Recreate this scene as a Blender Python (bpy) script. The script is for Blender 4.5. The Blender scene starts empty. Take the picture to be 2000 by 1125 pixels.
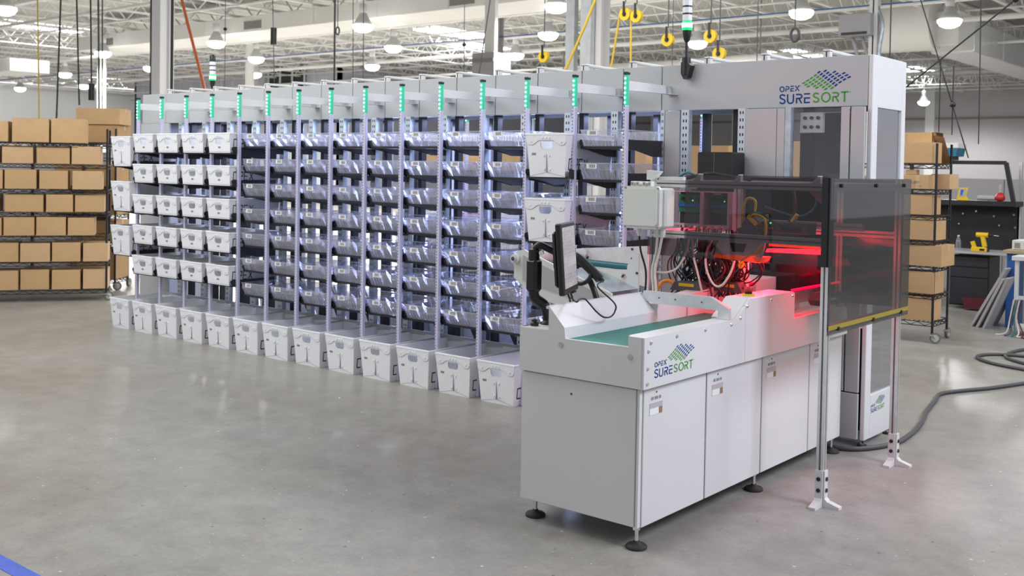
import bpy, bmesh, math, random
from mathutils import Vector, Matrix
random.seed(7)
PI = math.pi
SC = bpy.context.scene
COL = SC.collection

# ------------------------------------------------------------------ camera
f, cy, yaw, pitch, roll = 2071.69, 383.60, 0.687726, 0.0260834, 0.01718
fw = Vector((-math.sin(yaw)*math.cos(pitch), math.cos(yaw)*math.cos(pitch), -math.sin(pitch)))
r0 = Vector((math.cos(yaw), math.sin(yaw), 0)); u0 = r0.cross(fw)
rv = r0*math.cos(roll) + u0*math.sin(roll); uv = -r0*math.sin(roll) + u0*math.cos(roll)
cam = bpy.data.cameras.new('camera'); camo = bpy.data.objects.new('camera', cam); COL.objects.link(camo)
M4 = Matrix((( rv.x, uv.x, -fw.x, 0), (rv.y, uv.y, -fw.y, 0), (rv.z, uv.z, -fw.z, 1.75), (0, 0, 0, 1)))
camo.matrix_world = M4
cam.sensor_width = 36; cam.sensor_fit = 'HORIZONTAL'; cam.lens = f*36/2000
cam.shift_x = 0; cam.shift_y = -(562.5-cy)/2000
cam.clip_start = .1; cam.clip_end = 300
cam.dof.use_dof = True; cam.dof.focus_distance = 6.3; cam.dof.aperture_fstop = 4.0
SC.camera = camo

# ------------------------------------------------------------------ world, lights, exposure
w = bpy.data.worlds.new('world'); SC.world = w; w.use_nodes = True
bg = w.node_tree.nodes['Background']; bg.inputs[0].default_value = (.93, .95, 1, 1); bg.inputs[1].default_value = .50
SC.view_settings.view_transform = 'Standard'; SC.view_settings.look = 'None'
SC.view_settings.exposure = 0.0; SC.view_settings.gamma = 1.0; SC.view_settings.use_curve_mapping = False

def area(name, loc, target, sx, sy, power, color=(1, 1, 1)):
    l = bpy.data.lights.new(name, 'AREA'); l.shape = 'RECTANGLE'; l.size = sx; l.size_y = sy
    l.energy = power; l.color = color
    o = bpy.data.objects.new(name, l); COL.objects.link(o); o.location = loc
    o.rotation_euler = (Vector(target)-Vector(loc)).to_track_quat('-Z', 'Y').to_euler()
    return o
# area lights out of frame: high bay rows, then key lights and added fills
area('off_frame_light', (-8.3, 3.9, 5.6), (-8.0, 5.0, 0), 9, 1.2, 300, (1, .99, .975))
area('off_frame_light', (-7.0, 10.5, 5.6), (-7.0, 9.8, 0), 13, 1.2, 420, (1, .99, .98))
area('off_frame_light', (1.8, 5.6, 4.4), (-2.6, 5.3, .7), 1.8, 1.8, 245, (.80, .83, 1))  # key light at the right, inferred from the table's shadow to the left
area('off_frame_light', (3.2, 12.5, 6.3), (-3.2, 3.6, .2), 2.4, 2.0, 390, (.97, .97, 1))  # key light behind right, inferred from the shadow in front of the table
area('rack_light', (-7.2, 6.92, 2.175), (-7.2, 6.92, 0), 6.0, .2, 110, (.50, .58, 1))
for i in range(5, 14):
    area('rack_light', (-10.09+.4339*i+.13, 7.17, 1.25), (-10.09+.4339*i+.13, 0, 1.25), .028, 1.75, 9, (.46, .56, 1))
area('wall_fill_light', (-62, 33, 6.7), (-67, 34, 3.5), 26, 1.0, 420, (1, .99, .97))  # unseen light added to brighten the far left wall
area('off_frame_light', (-10.2, 1.2, 4.6), (-8.6, 6.1, 1.1), 3, 2, 130, (.95, .96, 1))  # unseen fill added to brighten the bins at the rack's far left
SC.cycles.transparent_max_bounces = 40; SC.cycles.max_bounces = 10

# ------------------------------------------------------------------ materials
MATS = {}
def mat(name, rgb, rough=.5, metal=0, noise=0, nscale=6, bump=0, bscale=40, emit=0, ecol=None, spec=None, coat=0):
    m = bpy.data.materials.new(name); m.use_nodes = True; nt = m.node_tree; b = nt.nodes['Principled BSDF']
    b.inputs['Base Color'].default_value = (*rgb, 1); b.inputs['Roughness'].default_value = rough; b.inputs['Metallic'].default_value = metal
    if spec is not None: b.inputs['Specular IOR Level'].default_value = spec
    if coat: b.inputs['Coat Weight'].default_value = coat
    if noise or bump:
        tc = nt.nodes.new('ShaderNodeTexCoord')
    if noise:
        n = nt.nodes.new('ShaderNodeTexNoise'); n.inputs['Scale'].default_value = nscale; n.inputs['Detail'].default_value = 5
        nt.links.new(tc.outputs['Object'], n.inputs['Vector'])
        r = nt.nodes.new('ShaderNodeMapRange'); r.inputs[1].default_value = .3; r.inputs[2].default_value = .7
        r.inputs[3].default_value = 1-noise; r.inputs[4].default_value = 1+noise
        nt.links.new(n.outputs[0], r.inputs[0])
        mx = nt.nodes.new('ShaderNodeVectorMath'); mx.operation = 'SCALE'; mx.inputs[0].default_value = rgb
        nt.links.new(r.outputs[0], mx.inputs['Scale']); nt.links.new(mx.outputs[0], b.inputs['Base Color'])
    if bump:
        n2 = nt.nodes.new('ShaderNodeTexNoise'); n2.inputs['Scale'].default_value = bscale
        nt.links.new(tc.outputs['Object'], n2.inputs['Vector'])
        bp = nt.nodes.new('ShaderNodeBump'); bp.inputs['Strength'].default_value = bump; bp.inputs['Distance'].default_value = .01
        nt.links.new(n2.outputs[0], bp.inputs['Height']); nt.links.new(bp.outputs[0], b.inputs['Normal'])
    if emit:
        b.inputs['Emission Color'].default_value = (*(ecol or rgb), 1); b.inputs['Emission Strength'].default_value = emit
    MATS[name] = m; return m

def clear(name, tint, refl, rough, base=.04, diffuse=0, dcol=(.9, .9, 1)):
    m = bpy.data.materials.new(name); m.use_nodes = True; nt = m.node_tree; nt.nodes.clear()
    out = nt.nodes.new('ShaderNodeOutputMaterial'); tr = nt.nodes.new('ShaderNodeBsdfTransparent'); gl = nt.nodes.new('ShaderNodeBsdfGlossy')
    tr.inputs[0].default_value = (*tint, 1); gl.inputs['Color'].default_value = (.95, .95, 1, 1); gl.inputs['Roughness'].default_value = rough
    lw = nt.nodes.new('ShaderNodeLayerWeight'); lw.inputs[0].default_value = .35
    mr = nt.nodes.new('ShaderNodeMapRange'); mr.inputs[3].default_value = base; mr.inputs[4].default_value = refl
    nt.links.new(lw.outputs['Facing'], mr.inputs[0])
    mx = nt.nodes.new('ShaderNodeMixShader'); nt.links.new(mr.outputs[0], mx.inputs[0]); nt.links.new(tr.outputs[0], mx.inputs[1]); nt.links.new(gl.outputs[0], mx.inputs[2])
    last = mx
    if diffuse:
        d = nt.nodes.new('ShaderNodeBsdfDiffuse'); d.inputs[0].default_value = (*dcol, 1)
        m2 = nt.nodes.new('ShaderNodeMixShader'); m2.inputs[0].default_value = diffuse
        nt.links.new(mx.outputs[0], m2.inputs[1]); nt.links.new(d.outputs[0], m2.inputs[2]); last = m2
    nt.links.new(last.outputs[0], out.inputs[0]); MATS[name] = m; return m

def slotted(name, rgb, metal, rough, pitch, duty, cols, hole=(.02, .02, .025)):
    """sheet metal with rows of dark punched slots every `pitch` metres of height"""
    m = mat(name, rgb, rough, metal); nt = m.node_tree; b = nt.nodes['Principled BSDF']
    tc = nt.nodes.new('ShaderNodeTexCoord'); sp = nt.nodes.new('ShaderNodeSeparateXYZ'); nt.links.new(tc.outputs['Object'], sp.inputs[0])
    gx = nt.nodes.new('ShaderNodeSeparateXYZ'); nt.links.new(tc.outputs['Generated'], gx.inputs[0])
    def mth(op, a, bb):
        n = nt.nodes.new('ShaderNodeMath'); n.operation = op
        for i, x in enumerate((a, bb)):
            if isinstance(x, (int, float)): n.inputs[i].default_value = x
            else: nt.links.new(x, n.inputs[i])
        return n.outputs[0]
    z = mth('LESS_THAN', mth('FRACT', mth('DIVIDE', sp.outputs[2], pitch), 0), duty)
    x = None
    for c, h in cols:
        t = mth('LESS_THAN', mth('ABSOLUTE', mth('SUBTRACT', gx.outputs[0], c), 0), h)
        x = t if x is None else mth('ADD', x, t)
    k = mth('MULTIPLY', z, x)
    mx = nt.nodes.new('ShaderNodeMix'); mx.data_type = 'RGBA'
    mx.inputs[6].default_value = (*rgb, 1); mx.inputs[7].default_value = (*hole, 1)
    nt.links.new(k, mx.inputs[0]); nt.links.new(mx.outputs[2], b.inputs['Base Color'])
    return m

mat('white_paint', (.66, .665, .66), .38, noise=.015, nscale=3)
mat('grey_paint', (.44, .455, .46), .42, noise=.02, nscale=3)
mat('bin_plastic', (.80, .81, .83), .45, noise=.02, nscale=8)
mat('fold_line', (.25, .26, .28), .6)  # grey strips that paint the shade along bin folds and flap edges
mat('black_steel', (.012, .012, .014), .42, noise=.3, nscale=9)
mat('black_plastic', (.012, .012, .013), .38)
mat('dark_rubber', (.02, .02, .02), .7)
mat('galvanised', (.55, .62, .68), .38, .75, noise=.18, nscale=14)
slotted('slotted_steel', (.60, .66, .70), .55, .4, .05, .40, [(.32, .08), (.68, .08)])
slotted('slotted_post', (.64, .63, .80), .35, .38, .024, .5, [(.30, .13)], (.16, .15, .2))
mat('pale_steel', (.60, .63, .63), .45, .2, noise=.10, nscale=6)
mat('aluminium', (.74, .74, .75), .33, .85, noise=.05, nscale=20)
mat('brushed_aluminium', (.78, .78, .79), .42, .6, noise=.06, nscale=18)
mat('chrome', (.8, .8, .82), .15, 1)
mat('slot_shadow', (.05, .05, .05), .6)
mat('green_belt', (.012, .19, .155), .5, noise=.12, nscale=12)
mat('logo_blue', (.003, .045, .22), .6, spec=.2); mat('logo_green', (.05, .30, .03), .6, spec=.2)
mat('label_white', (.8, .8, .78), .6); mat('ink', (.03, .03, .035), .6); mat('navy_ink', (.02, .025, .04), .5)
mat('led_green', (.1, .9, .5), .4, emit=14, ecol=(.35, 1, .72)); mat('led_strip', (.04, .42, .27), .3, emit=.28, ecol=(.05, .8, .42))
mat('tower_green', (.1, .9, .4), .4, emit=9, ecol=(.5, 1, .72)); mat('tower_rim', (.01, .5, .14), .3, emit=1.0, ecol=(.0, .8, .18)); mat('tower_white', (.78, .8, .8), .3)
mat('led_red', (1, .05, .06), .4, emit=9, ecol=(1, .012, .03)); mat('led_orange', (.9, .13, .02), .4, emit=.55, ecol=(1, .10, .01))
mat('red_rail', (.8, .01, .03), .3, emit=2.6, ecol=(1, .0, .03))
mat('lamp_lens', (1, 1, 1), .4, emit=22, ecol=(1, 1, .98)); mat('lamp_glass', (.55, .56, .56), .3); mat('lamp_body', (.72, .72, .70), .4)
mat('skylight', (1, 1, 1), .4, emit=9, ecol=(.93, .97, 1))
mat('cardboard', (.52, .335, .165), .75, noise=.06, nscale=5); mat('cardboard_dark', (.43, .265, .12), .78, noise=.07, nscale=5); mat('cardboard_pale', (.56, .37, .20), .75, noise=.05, nscale=5)
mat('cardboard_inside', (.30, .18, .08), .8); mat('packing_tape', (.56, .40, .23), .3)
mat('ceiling_deck', (.54, .53, .51), .7, noise=.06, nscale=.6); mat('joist_white', (.82, .81, .79), .55)
mat('duct_white', (.84, .83, .80), .5, noise=.03, nscale=1); mat('duct_foil', (.86, .86, .87), .3, .25, noise=.05, nscale=2)
mat('wall_white', (.84, .84, .83), .7, noise=.03, nscale=.3); mat('wall_lavender', (.62, .63, .72), .65); mat('wall_pink', (.52, .495, .51), .65, noise=.02, nscale=.4)
mat('dark_glass', (.03, .035, .04), .15); mat('tyre', (.15, .155, .11), .5)
mat('grille', (.26, .25, .23), .6)
mat('cable_black', (.015, .015, .016), .5); mat('cable_grey', (.07, .07, .075), .55); mat('cable_teal', (.01, .13, .15), .45); mat('cable_red', (.09, .008, .015), .45)
mat('cable_white', (.68, .66, .6), .45); mat('cable_yellow', (.62, .42, .02), .4); mat('cable_orange', (.75, .16, .05), .5); mat('cord_yellow', (.66, .45, .03), .5)
mat('yellow_plastic', (.78, .52, .02), .4); mat('orange_plastic', (.75, .27, .02), .4); mat('red_plastic', (.5, .02, .02), .35); mat('blue_plastic', (.02, .13, .5), .4)
mat('pcb_green', (.01, .13, .055), .4, noise=.4, nscale=60); mat('pcb_blue', (.015, .08, .42), .35); mat('red_lit_steel', (.55, .26, .30), .4); mat('sensor_grey', (.09, .09, .10), .4)  # the bracket steel has the red tunnel glow put into its colour
mat('olive_tape', (.28, .22, .02), .4)
mat('blue_tape', (.04, .10, .52), .5, noise=.15, nscale=14); mat('blue_steel', (.03, .12, .38), .4); mat('board_grey', (.42, .41, .42), .6); mat('board_brown', (.40, .33, .20), .6)
mat('dark_drawer', (.022, .024, .03), .5)
mat('dark_red', (.10, .01, .02), .5)
mat('black_board', (.01, .01, .012), .55, noise=.3, nscale=8); mat('teal_plastic', (.01, .17, .27), .4); mat('green_lens', (.1, .9, .2), .4, emit=3, ecol=(.1, 1, .25))
mat('box_beige', (.66, .68, .63), .4); mat('screen_glow', (.02, .02, .02), .2)
clear('clear_tray', (.95, .955, .98), .70, .14, base=.13, diffuse=.10, dcol=(.88, .88, 1))
clear('smoked_panel', (.47, .465, .445), .34, .03, base=.07)
clear('dark_smoked_panel', (.58, .55, .56), .22, .04, base=.03)
clear('rear_smoke', (.10, .085, .08), .25, .04, base=.04)
clear('clear_guard', (.93, .92, .93), .35, .05, base=.05)
clear('mirror_window', (.40, .40, .40), .75, .03, base=.42)
clear('clear_bottle', (.8, .84, .88), .5, .08, base=.10, diffuse=.08)

def floor_mat():
    m = mat('concrete', (.33, .32, .30), .3, spec=.34); nt = m.node_tree; b = nt.nodes['Principled BSDF']
    tc = nt.nodes.new('ShaderNodeTexCoord')
    def nz(s, d=6, dist=0, rough=.55):
        n = nt.nodes.new('ShaderNodeTexNoise'); n.inputs['Scale'].default_value = s; n.inputs['Detail'].default_value = d
        n.inputs['Distortion'].default_value = dist; n.inputs['Roughness'].default_value = rough
        nt.links.new(tc.outputs['Object'], n.inputs['Vector']); return n.outputs[0]
    def ramp(src, pts):
        r = nt.nodes.new('ShaderNodeValToRGB'); e = r.color_ramp.elements
        e[0].position, e[0].color = pts[0][0], (*pts[0][1], 1); e[1].position, e[1].color = pts[1][0], (*pts[1][1], 1)
        for p, c in pts[2:]:
            k = e.new(p); k.color = (*c, 1)
        nt.links.new(src, r.inputs[0]); return r.outputs[0]
    def mix(kind, fac, a, c):
        x = nt.nodes.new('ShaderNodeMix'); x.data_type = 'RGBA'; x.blend_type = kind
        if isinstance(fac, float): x.inputs[0].default_value = fac
        else: nt.links.new(fac, x.inputs[0])
        for i, s in ((6, a), (7, c)):
            if isinstance(s, tuple): x.inputs[i].default_value = (*s, 1)
            else: nt.links.new(s, x.inputs[i])
        return x.outputs[2]
    big = ramp(nz(.45, 4, .3, .5), [(.3, (.258, .243, .214)), (.7, (.325, .322, .302))])
    med = ramp(nz(4.5, 12, .0, .76), [(.36, (.83, .825, .82)), (.64, (1.12, 1.12, 1.115))])
    c = mix('MULTIPLY', 1.0, big, med)
    fine = ramp(nz(46, 4), [(.3, (.93, .93, .93)), (.7, (1.05, 1.05, 1.05))])
    c = mix('MULTIPLY', 1.0, c, fine)
    def chips(scale, rad, lo):
        v = nt.nodes.new('ShaderNodeTexVoronoi'); v.voronoi_dimensions = '2D'; v.inputs['Scale'].default_value = scale; nt.links.new(tc.outputs['Object'], v.inputs['Vector'])
        wob = nt.nodes.new('ShaderNodeMath'); wob.operation = 'MULTIPLY_ADD'; nt.links.new(nz(60, 2), wob.inputs[0]); wob.inputs[1].default_value = rad*1.2; nt.links.new(v.outputs['Distance'], wob.inputs[2])
        lt = nt.nodes.new('ShaderNodeMath'); lt.operation = 'LESS_THAN'; nt.links.new(wob.outputs[0], lt.inputs[0]); lt.inputs[1].default_value = rad*1.6
        sp = nt.nodes.new('ShaderNodeSeparateColor'); nt.links.new(v.outputs['Color'], sp.inputs[0])
        gt = nt.nodes.new('ShaderNodeMath'); gt.operation = 'GREATER_THAN'; nt.links.new(sp.outputs[0], gt.inputs[0]); gt.inputs[1].default_value = lo
        mu = nt.nodes.new('ShaderNodeMath'); mu.operation = 'MULTIPLY'; nt.links.new(lt.outputs[0], mu.inputs[0]); nt.links.new(gt.outputs[0], mu.inputs[1])
        col = ramp(sp.outputs[1], [(.0, (.10, .095, .09)), (.42, (.13, .12, .11)), (.45, (.50, .36, .12)), (.62, (.5, .36, .12)), (.65, (.62, .60, .55))])
        return mu.outputs[0], col
    fa, ca = chips(3.1, .022, .55); fb, cb_ = chips(9, .035, .70)
    c = mix('MIX', fa, c, ca); c = mix('MIX', fb, c, cb_)
    speck = ramp(nz(26, 2, 0, .4), [(.765, (0, 0, 0)), (.785, (1, 1, 1))])
    c = mix('MIX', speck, c, (.52, .47, .36))
    st = ramp(nz(1.7, 9, .8, .68), [(.56, (0, 0, 0)), (.74, (.38, .38, .38))])
    c = mix('MIX', st, c, (.19, .18, .165))
    nt.links.new(c, b.inputs['Base Color'])
    rr = nt.nodes.new('ShaderNodeMapRange'); nt.links.new(nz(1.1, 3, .2), rr.inputs[0]); rr.inputs[1].default_value = .2; rr.inputs[2].default_value = .8
    rr.inputs[3].default_value = .29; rr.inputs[4].default_value = .40; nt.links.new(rr.outputs[0], b.inputs['Roughness'])
    bp = nt.nodes.new('ShaderNodeBump'); bp.inputs['Strength'].default_value = .05; bp.inputs['Distance'].default_value = .01
    nt.links.new(nz(5, 6), bp.inputs['Height']); nt.links.new(bp.outputs[0], b.inputs['Normal'])
floor_mat()
def screen_mat():
    m = bpy.data.materials.new('screen_picture'); m.use_nodes = True; nt = m.node_tree; b = nt.nodes['Principled BSDF']
    tc = nt.nodes.new('ShaderNodeTexCoord'); br = nt.nodes.new('ShaderNodeTexBrick'); br.inputs['Scale'].default_value = 1.0
    mp = nt.nodes.new('ShaderNodeMapping'); mp.inputs['Scale'].default_value = (9, 1, 14); mp.inputs['Rotation'].default_value = (PI/2, 0, 0)
    nt.links.new(tc.outputs['Object'], mp.inputs[0]); nt.links.new(mp.outputs[0], br.inputs[0])
    br.inputs['Color1'].default_value = (.50, .46, .52, 1); br.inputs['Color2'].default_value = (.40, .40, .47, 1); br.inputs['Mortar'].default_value = (.58, .52, .54, 1)
    b.inputs['Base Color'].default_value = (.02, .02, .02, 1); b.inputs['Roughness'].default_value = .12
    nt.links.new(br.outputs[0], b.inputs['Emission Color']); b.inputs['Emission Strength'].default_value = .75
    MATS['screen_picture'] = m
screen_mat()

# ------------------------------------------------------------------ mesh helpers
ORG = {}
def thing(name, label=None, cat=None, loc=(0, 0, 0), group=None, kind=None):
    o = bpy.data.objects.new(name, None); COL.objects.link(o); o.location = loc; o.empty_display_size = .1
    ORG[o.name] = Vector(loc); tag(o, label, cat, group, kind); return o
def tag(o, label=None, cat=None, group=None, kind=None):
    if label: o['label'] = label
    if cat: o['category'] = cat
    if group: o['group'] = group
    if kind: o['kind'] = kind
    return o
def copy_tree(o, parent=None):
    c = o.copy(); COL.objects.link(c)
    if parent: c.parent = parent
    for ch in list(o.children): copy_tree(ch, c)
    return c

def crom(pts, n=6):
    pts = [Vector(p) for p in pts]
    if len(pts) < 3: return pts
    P = [pts[0]*2-pts[1]] + pts + [pts[-1]*2-pts[-2]]; out = []
    for i in range(1, len(P)-2):
        a, b, c, d = P[i-1], P[i], P[i+1], P[i+2]
        for k in range(n):
            t = k/n
            out.append(.5*((2*b)+(c-a)*t+(2*a-5*b+4*c-d)*t*t+(3*b-a-3*c+d)*t**3))
    out.append(pts[-1]); return out

class MB:
    def __init__(s): s.v = []; s.f = []; s.m = []; s.s = []; s.mats = []
    def mi(s, name):
        if name not in s.mats: s.mats.append(name)
        return s.mats.index(name)
    def add(s, vs, fs, m, smooth=False):
        k = len(s.v); s.v += [Vector(v) for v in vs]; i = s.mi(m)
        for q in fs: s.f.append([a+k for a in q]); s.m.append(i); s.s.append(smooth)
    def box(s, x0, x1, y0, y1, z0, z1, m):
        s.add([(x0, y0, z0), (x1, y0, z0), (x1, y1, z0), (x0, y1, z0), (x0, y0, z1), (x1, y0, z1), (x1, y1, z1), (x0, y1, z1)],
              [(0, 3, 2, 1), (4, 5, 6, 7), (0, 1, 5, 4), (1, 2, 6, 5), (2, 3, 7, 6), (3, 0, 4, 7)], m); return s
    def bbox(s, x0, x1, y0, y1, z0, z1, m, b=.004):
        """box whose 12 edges are chamfered"""
        X, Y, Z = (x0, x1), (y0, y1), (z0, z1); vs = []; idx = {}
        for i in (0, 1):
            for j in (0, 1):
                for k in (0, 1):
                    for ax in range(3):
                        d = [(1 if i == 0 else -1)*b, (1 if j == 0 else -1)*b, (1 if k == 0 else -1)*b]; d[ax] = 0
                        idx[i, j, k, ax] = len(vs); vs.append((X[i]+d[0], Y[j]+d[1], Z[k]+d[2]))
        fs = []
        c4 = [(0, 0), (1, 0), (1, 1), (0, 1)]
        for i in (0, 1): fs.append([idx[i, j, k, 0] for j, k in c4])
        for j in (0, 1): fs.append([idx[i, j, k, 1] for i, k in c4])
        for k in (0, 1): fs.append([idx[i, j, k, 2] for i, j in c4])
        for j in (0, 1):
            for k in (0, 1): fs.append([idx[0, j, k, 1], idx[1, j, k, 1], idx[1, j, k, 2], idx[0, j, k, 2]])
        for i in (0, 1):
            for k in (0, 1): fs.append([idx[i, 0, k, 0], idx[i, 1, k, 0], idx[i, 1, k, 2], idx[i, 0, k, 2]])
        for i in (0, 1):
            for j in (0, 1): fs.append([idx[i, j, 0, 0], idx[i, j, 1, 0], idx[i, j, 1, 1], idx[i, j, 0, 1]])
        for i in (0, 1):
            for j in (0, 1):
                for k in (0, 1): fs.append([idx[i, j, k, 0], idx[i, j, k, 1], idx[i, j, k, 2]])
        s.add(vs, fs, m); return s
    def poly(s, pts, m): s.add(pts, [list(range(len(pts)))], m); return s
    def prism(s, pts, ax, a, b, m):
        def mk(p, t): return {'x': (t, p[0], p[1]), 'y': (p[0], t, p[1]), 'z': (p[0], p[1], t)}[ax]
        n = len(pts); vs = [mk(p, a) for p in pts]+[mk(p, b) for p in pts]
        fs = [list(range(n))[::-1], list(range(n, 2*n))]+[(i, (i+1) % n, n+(i+1) % n, n+i) for i in range(n)]
        s.add(vs, fs, m); return s
    def cyl(s, p0, p1, r0, m, r1=None, n=12, caps=True, smooth=True):
        p0, p1 = Vector(p0), Vector(p1); r1 = r0 if r1 is None else r1; d = (p1-p0).normalized()
        a = d.orthogonal().normalized(); b = d.cross(a); vs = []
        for p, r in ((p0, r0), (p1, r1)):
            for i in range(n): vs.append(p+r*(a*math.cos(2*PI*i/n)+b*math.sin(2*PI*i/n)))
        s.add(vs, [(i, (i+1) % n, n+(i+1) % n, n+i) for i in range(n)], m, smooth)
        if caps: s.add(vs, [list(range(n))[::-1], list(range(n, 2*n))], m)
        return s
    def tube(s, pts, r, m, n=6, smoothn=0):
        pts = crom(pts, smoothn) if smoothn else [Vector(p) for p in pts]
        vs = []; N = len(pts); a = None
        for i, p in enumerate(pts):
            d = (pts[min(i+1, N-1)]-pts[max(i-1, 0)])
            if d.length < 1e-9: d = Vector((0, 0, 1))
            d.normalize()
            if a is None: a = d.orthogonal().normalized()
            a = (a-d*a.dot(d))
            if a.length < 1e-6: a = d.orthogonal()
            a.normalize(); b = d.cross(a)
            for k in range(n): vs.append(p+r*(a*math.cos(2*PI*k/n)+b*math.sin(2*PI*k/n)))
        fs = [(i*n+k, i*n+(k+1) % n, (i+1)*n+(k+1) % n, (i+1)*n+k) for i in range(N-1) for k in range(n)]
        s.add(vs, fs, m, True); s.add(vs, [list(range(n))[::-1], list(range((N-1)*n, N*n))], m); return s
    def lathe(s, prof, c, m, n=20, caps=True):
        vs = []; N = len(prof)
        for r, z in prof:
            for k in range(n): vs.append((c[0]+r*math.cos(2*PI*k/n), c[1]+r*math.sin(2*PI*k/n), c[2]+z))
        s.add(vs, [(i*n+k, i*n+(k+1) % n, (i+1)*n+(k+1) % n, (i+1)*n+k) for i in range(N-1) for k in range(n)], m, True)
        if caps: s.add(vs, [list(range(n))[::-1], list(range((N-1)*n, N*n))], m)
        return s
    def bar(s, p0, p1, w, h, m, up=(0, 0, 1)):
        p0, p1 = Vector(p0), Vector(p1); d = (p1-p0).normalized(); u = Vector(up); sd = d.cross(u)
        if sd.length < 1e-6: sd = d.orthogonal()
        sd.normalize(); u = sd.cross(d); vs = []
        for p in (p0, p1):
            for i, j in ((-1, -1), (1, -1), (1, 1), (-1, 1)): vs.append(p+sd*(i*w/2)+u*(j*h/2))
        s.add(vs, [(0, 1, 2, 3)[::-1], (4, 5, 6, 7), (0, 1, 5, 4), (1, 2, 6, 5), (2, 3, 7, 6), (3, 0, 4, 7)], m); return s
    def ribbon(s, pts, wd, o, U, V, m, close=False):
        """flat stroke of width wd (2-D pts) laid on the plane o + x U + y V"""
        P = [Vector((p[0], p[1])) for p in pts]
        if close: P.append(P[0])
        o, U, V = Vector(o), Vector(U), Vector(V)
        L = []; R = []; N = len(P)
        for i, p in enumerate(P):
            if close and i in (0, N-1): d1 = (P[1]-P[0]).normalized(); d0 = (P[-1]-P[-2]).normalized()
            else:
                d0 = (P[i]-P[i-1]).normalized() if i else (P[1]-P[0]).normalized()
                d1 = (P[i+1]-P[i]).normalized() if i < N-1 else d0
            t = (d0+d1); t = t.normalized() if t.length > 1e-6 else d0
            nrm = Vector((-t.y, t.x)); c = max(.45, nrm.dot(Vector((-d0.y, d0.x))))
            L.append(p+nrm*(wd/2/c)); R.append(p-nrm*(wd/2/c))
        vs = [o+U*q.x+V*q.y for q in L+R]
        s.add(vs, [(i, i+1, N+i+1, N+i) for i in range(N-1)], m); return s
    def build(s, name, parent=None, local=False, fix=True):
        off = Vector((0, 0, 0))
        if parent is not None and not local:
            p = parent
            while p.parent: p = p.parent
            off = ORG.get(p.name, off)
        me = bpy.data.meshes.new(name); me.from_pydata([v-off for v in s.v], [], s.f)
        for x in s.mats: me.materials.append(MATS[x])
        me.polygons.foreach_set('material_index', s.m); me.polygons.foreach_set('use_smooth', s.s); me.update()
        if fix:
            b = bmesh.new(); b.from_mesh(me); bmesh.ops.recalc_face_normals(b, faces=b.faces); b.to_mesh(me); b.free()
        o = bpy.data.objects.new(name, me); COL.objects.link(o)
        if parent is not None: o.parent = parent
        return o

def B(name, parent, x0, x1, y0, y1, z0, z1, m, b=0):
    k = MB(); k.bbox(x0, x1, y0, y1, z0, z1, m, b) if b else k.box(x0, x1, y0, y1, z0, z1, m); return k.build(name, parent)

ORD = ['first', 'second', 'third', 'fourth', 'fifth', 'sixth', 'seventh', 'eighth', 'ninth', 'tenth', 'eleventh', 'twelfth', 'thirteenth', 'fourteenth', 'fifteenth']

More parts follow.
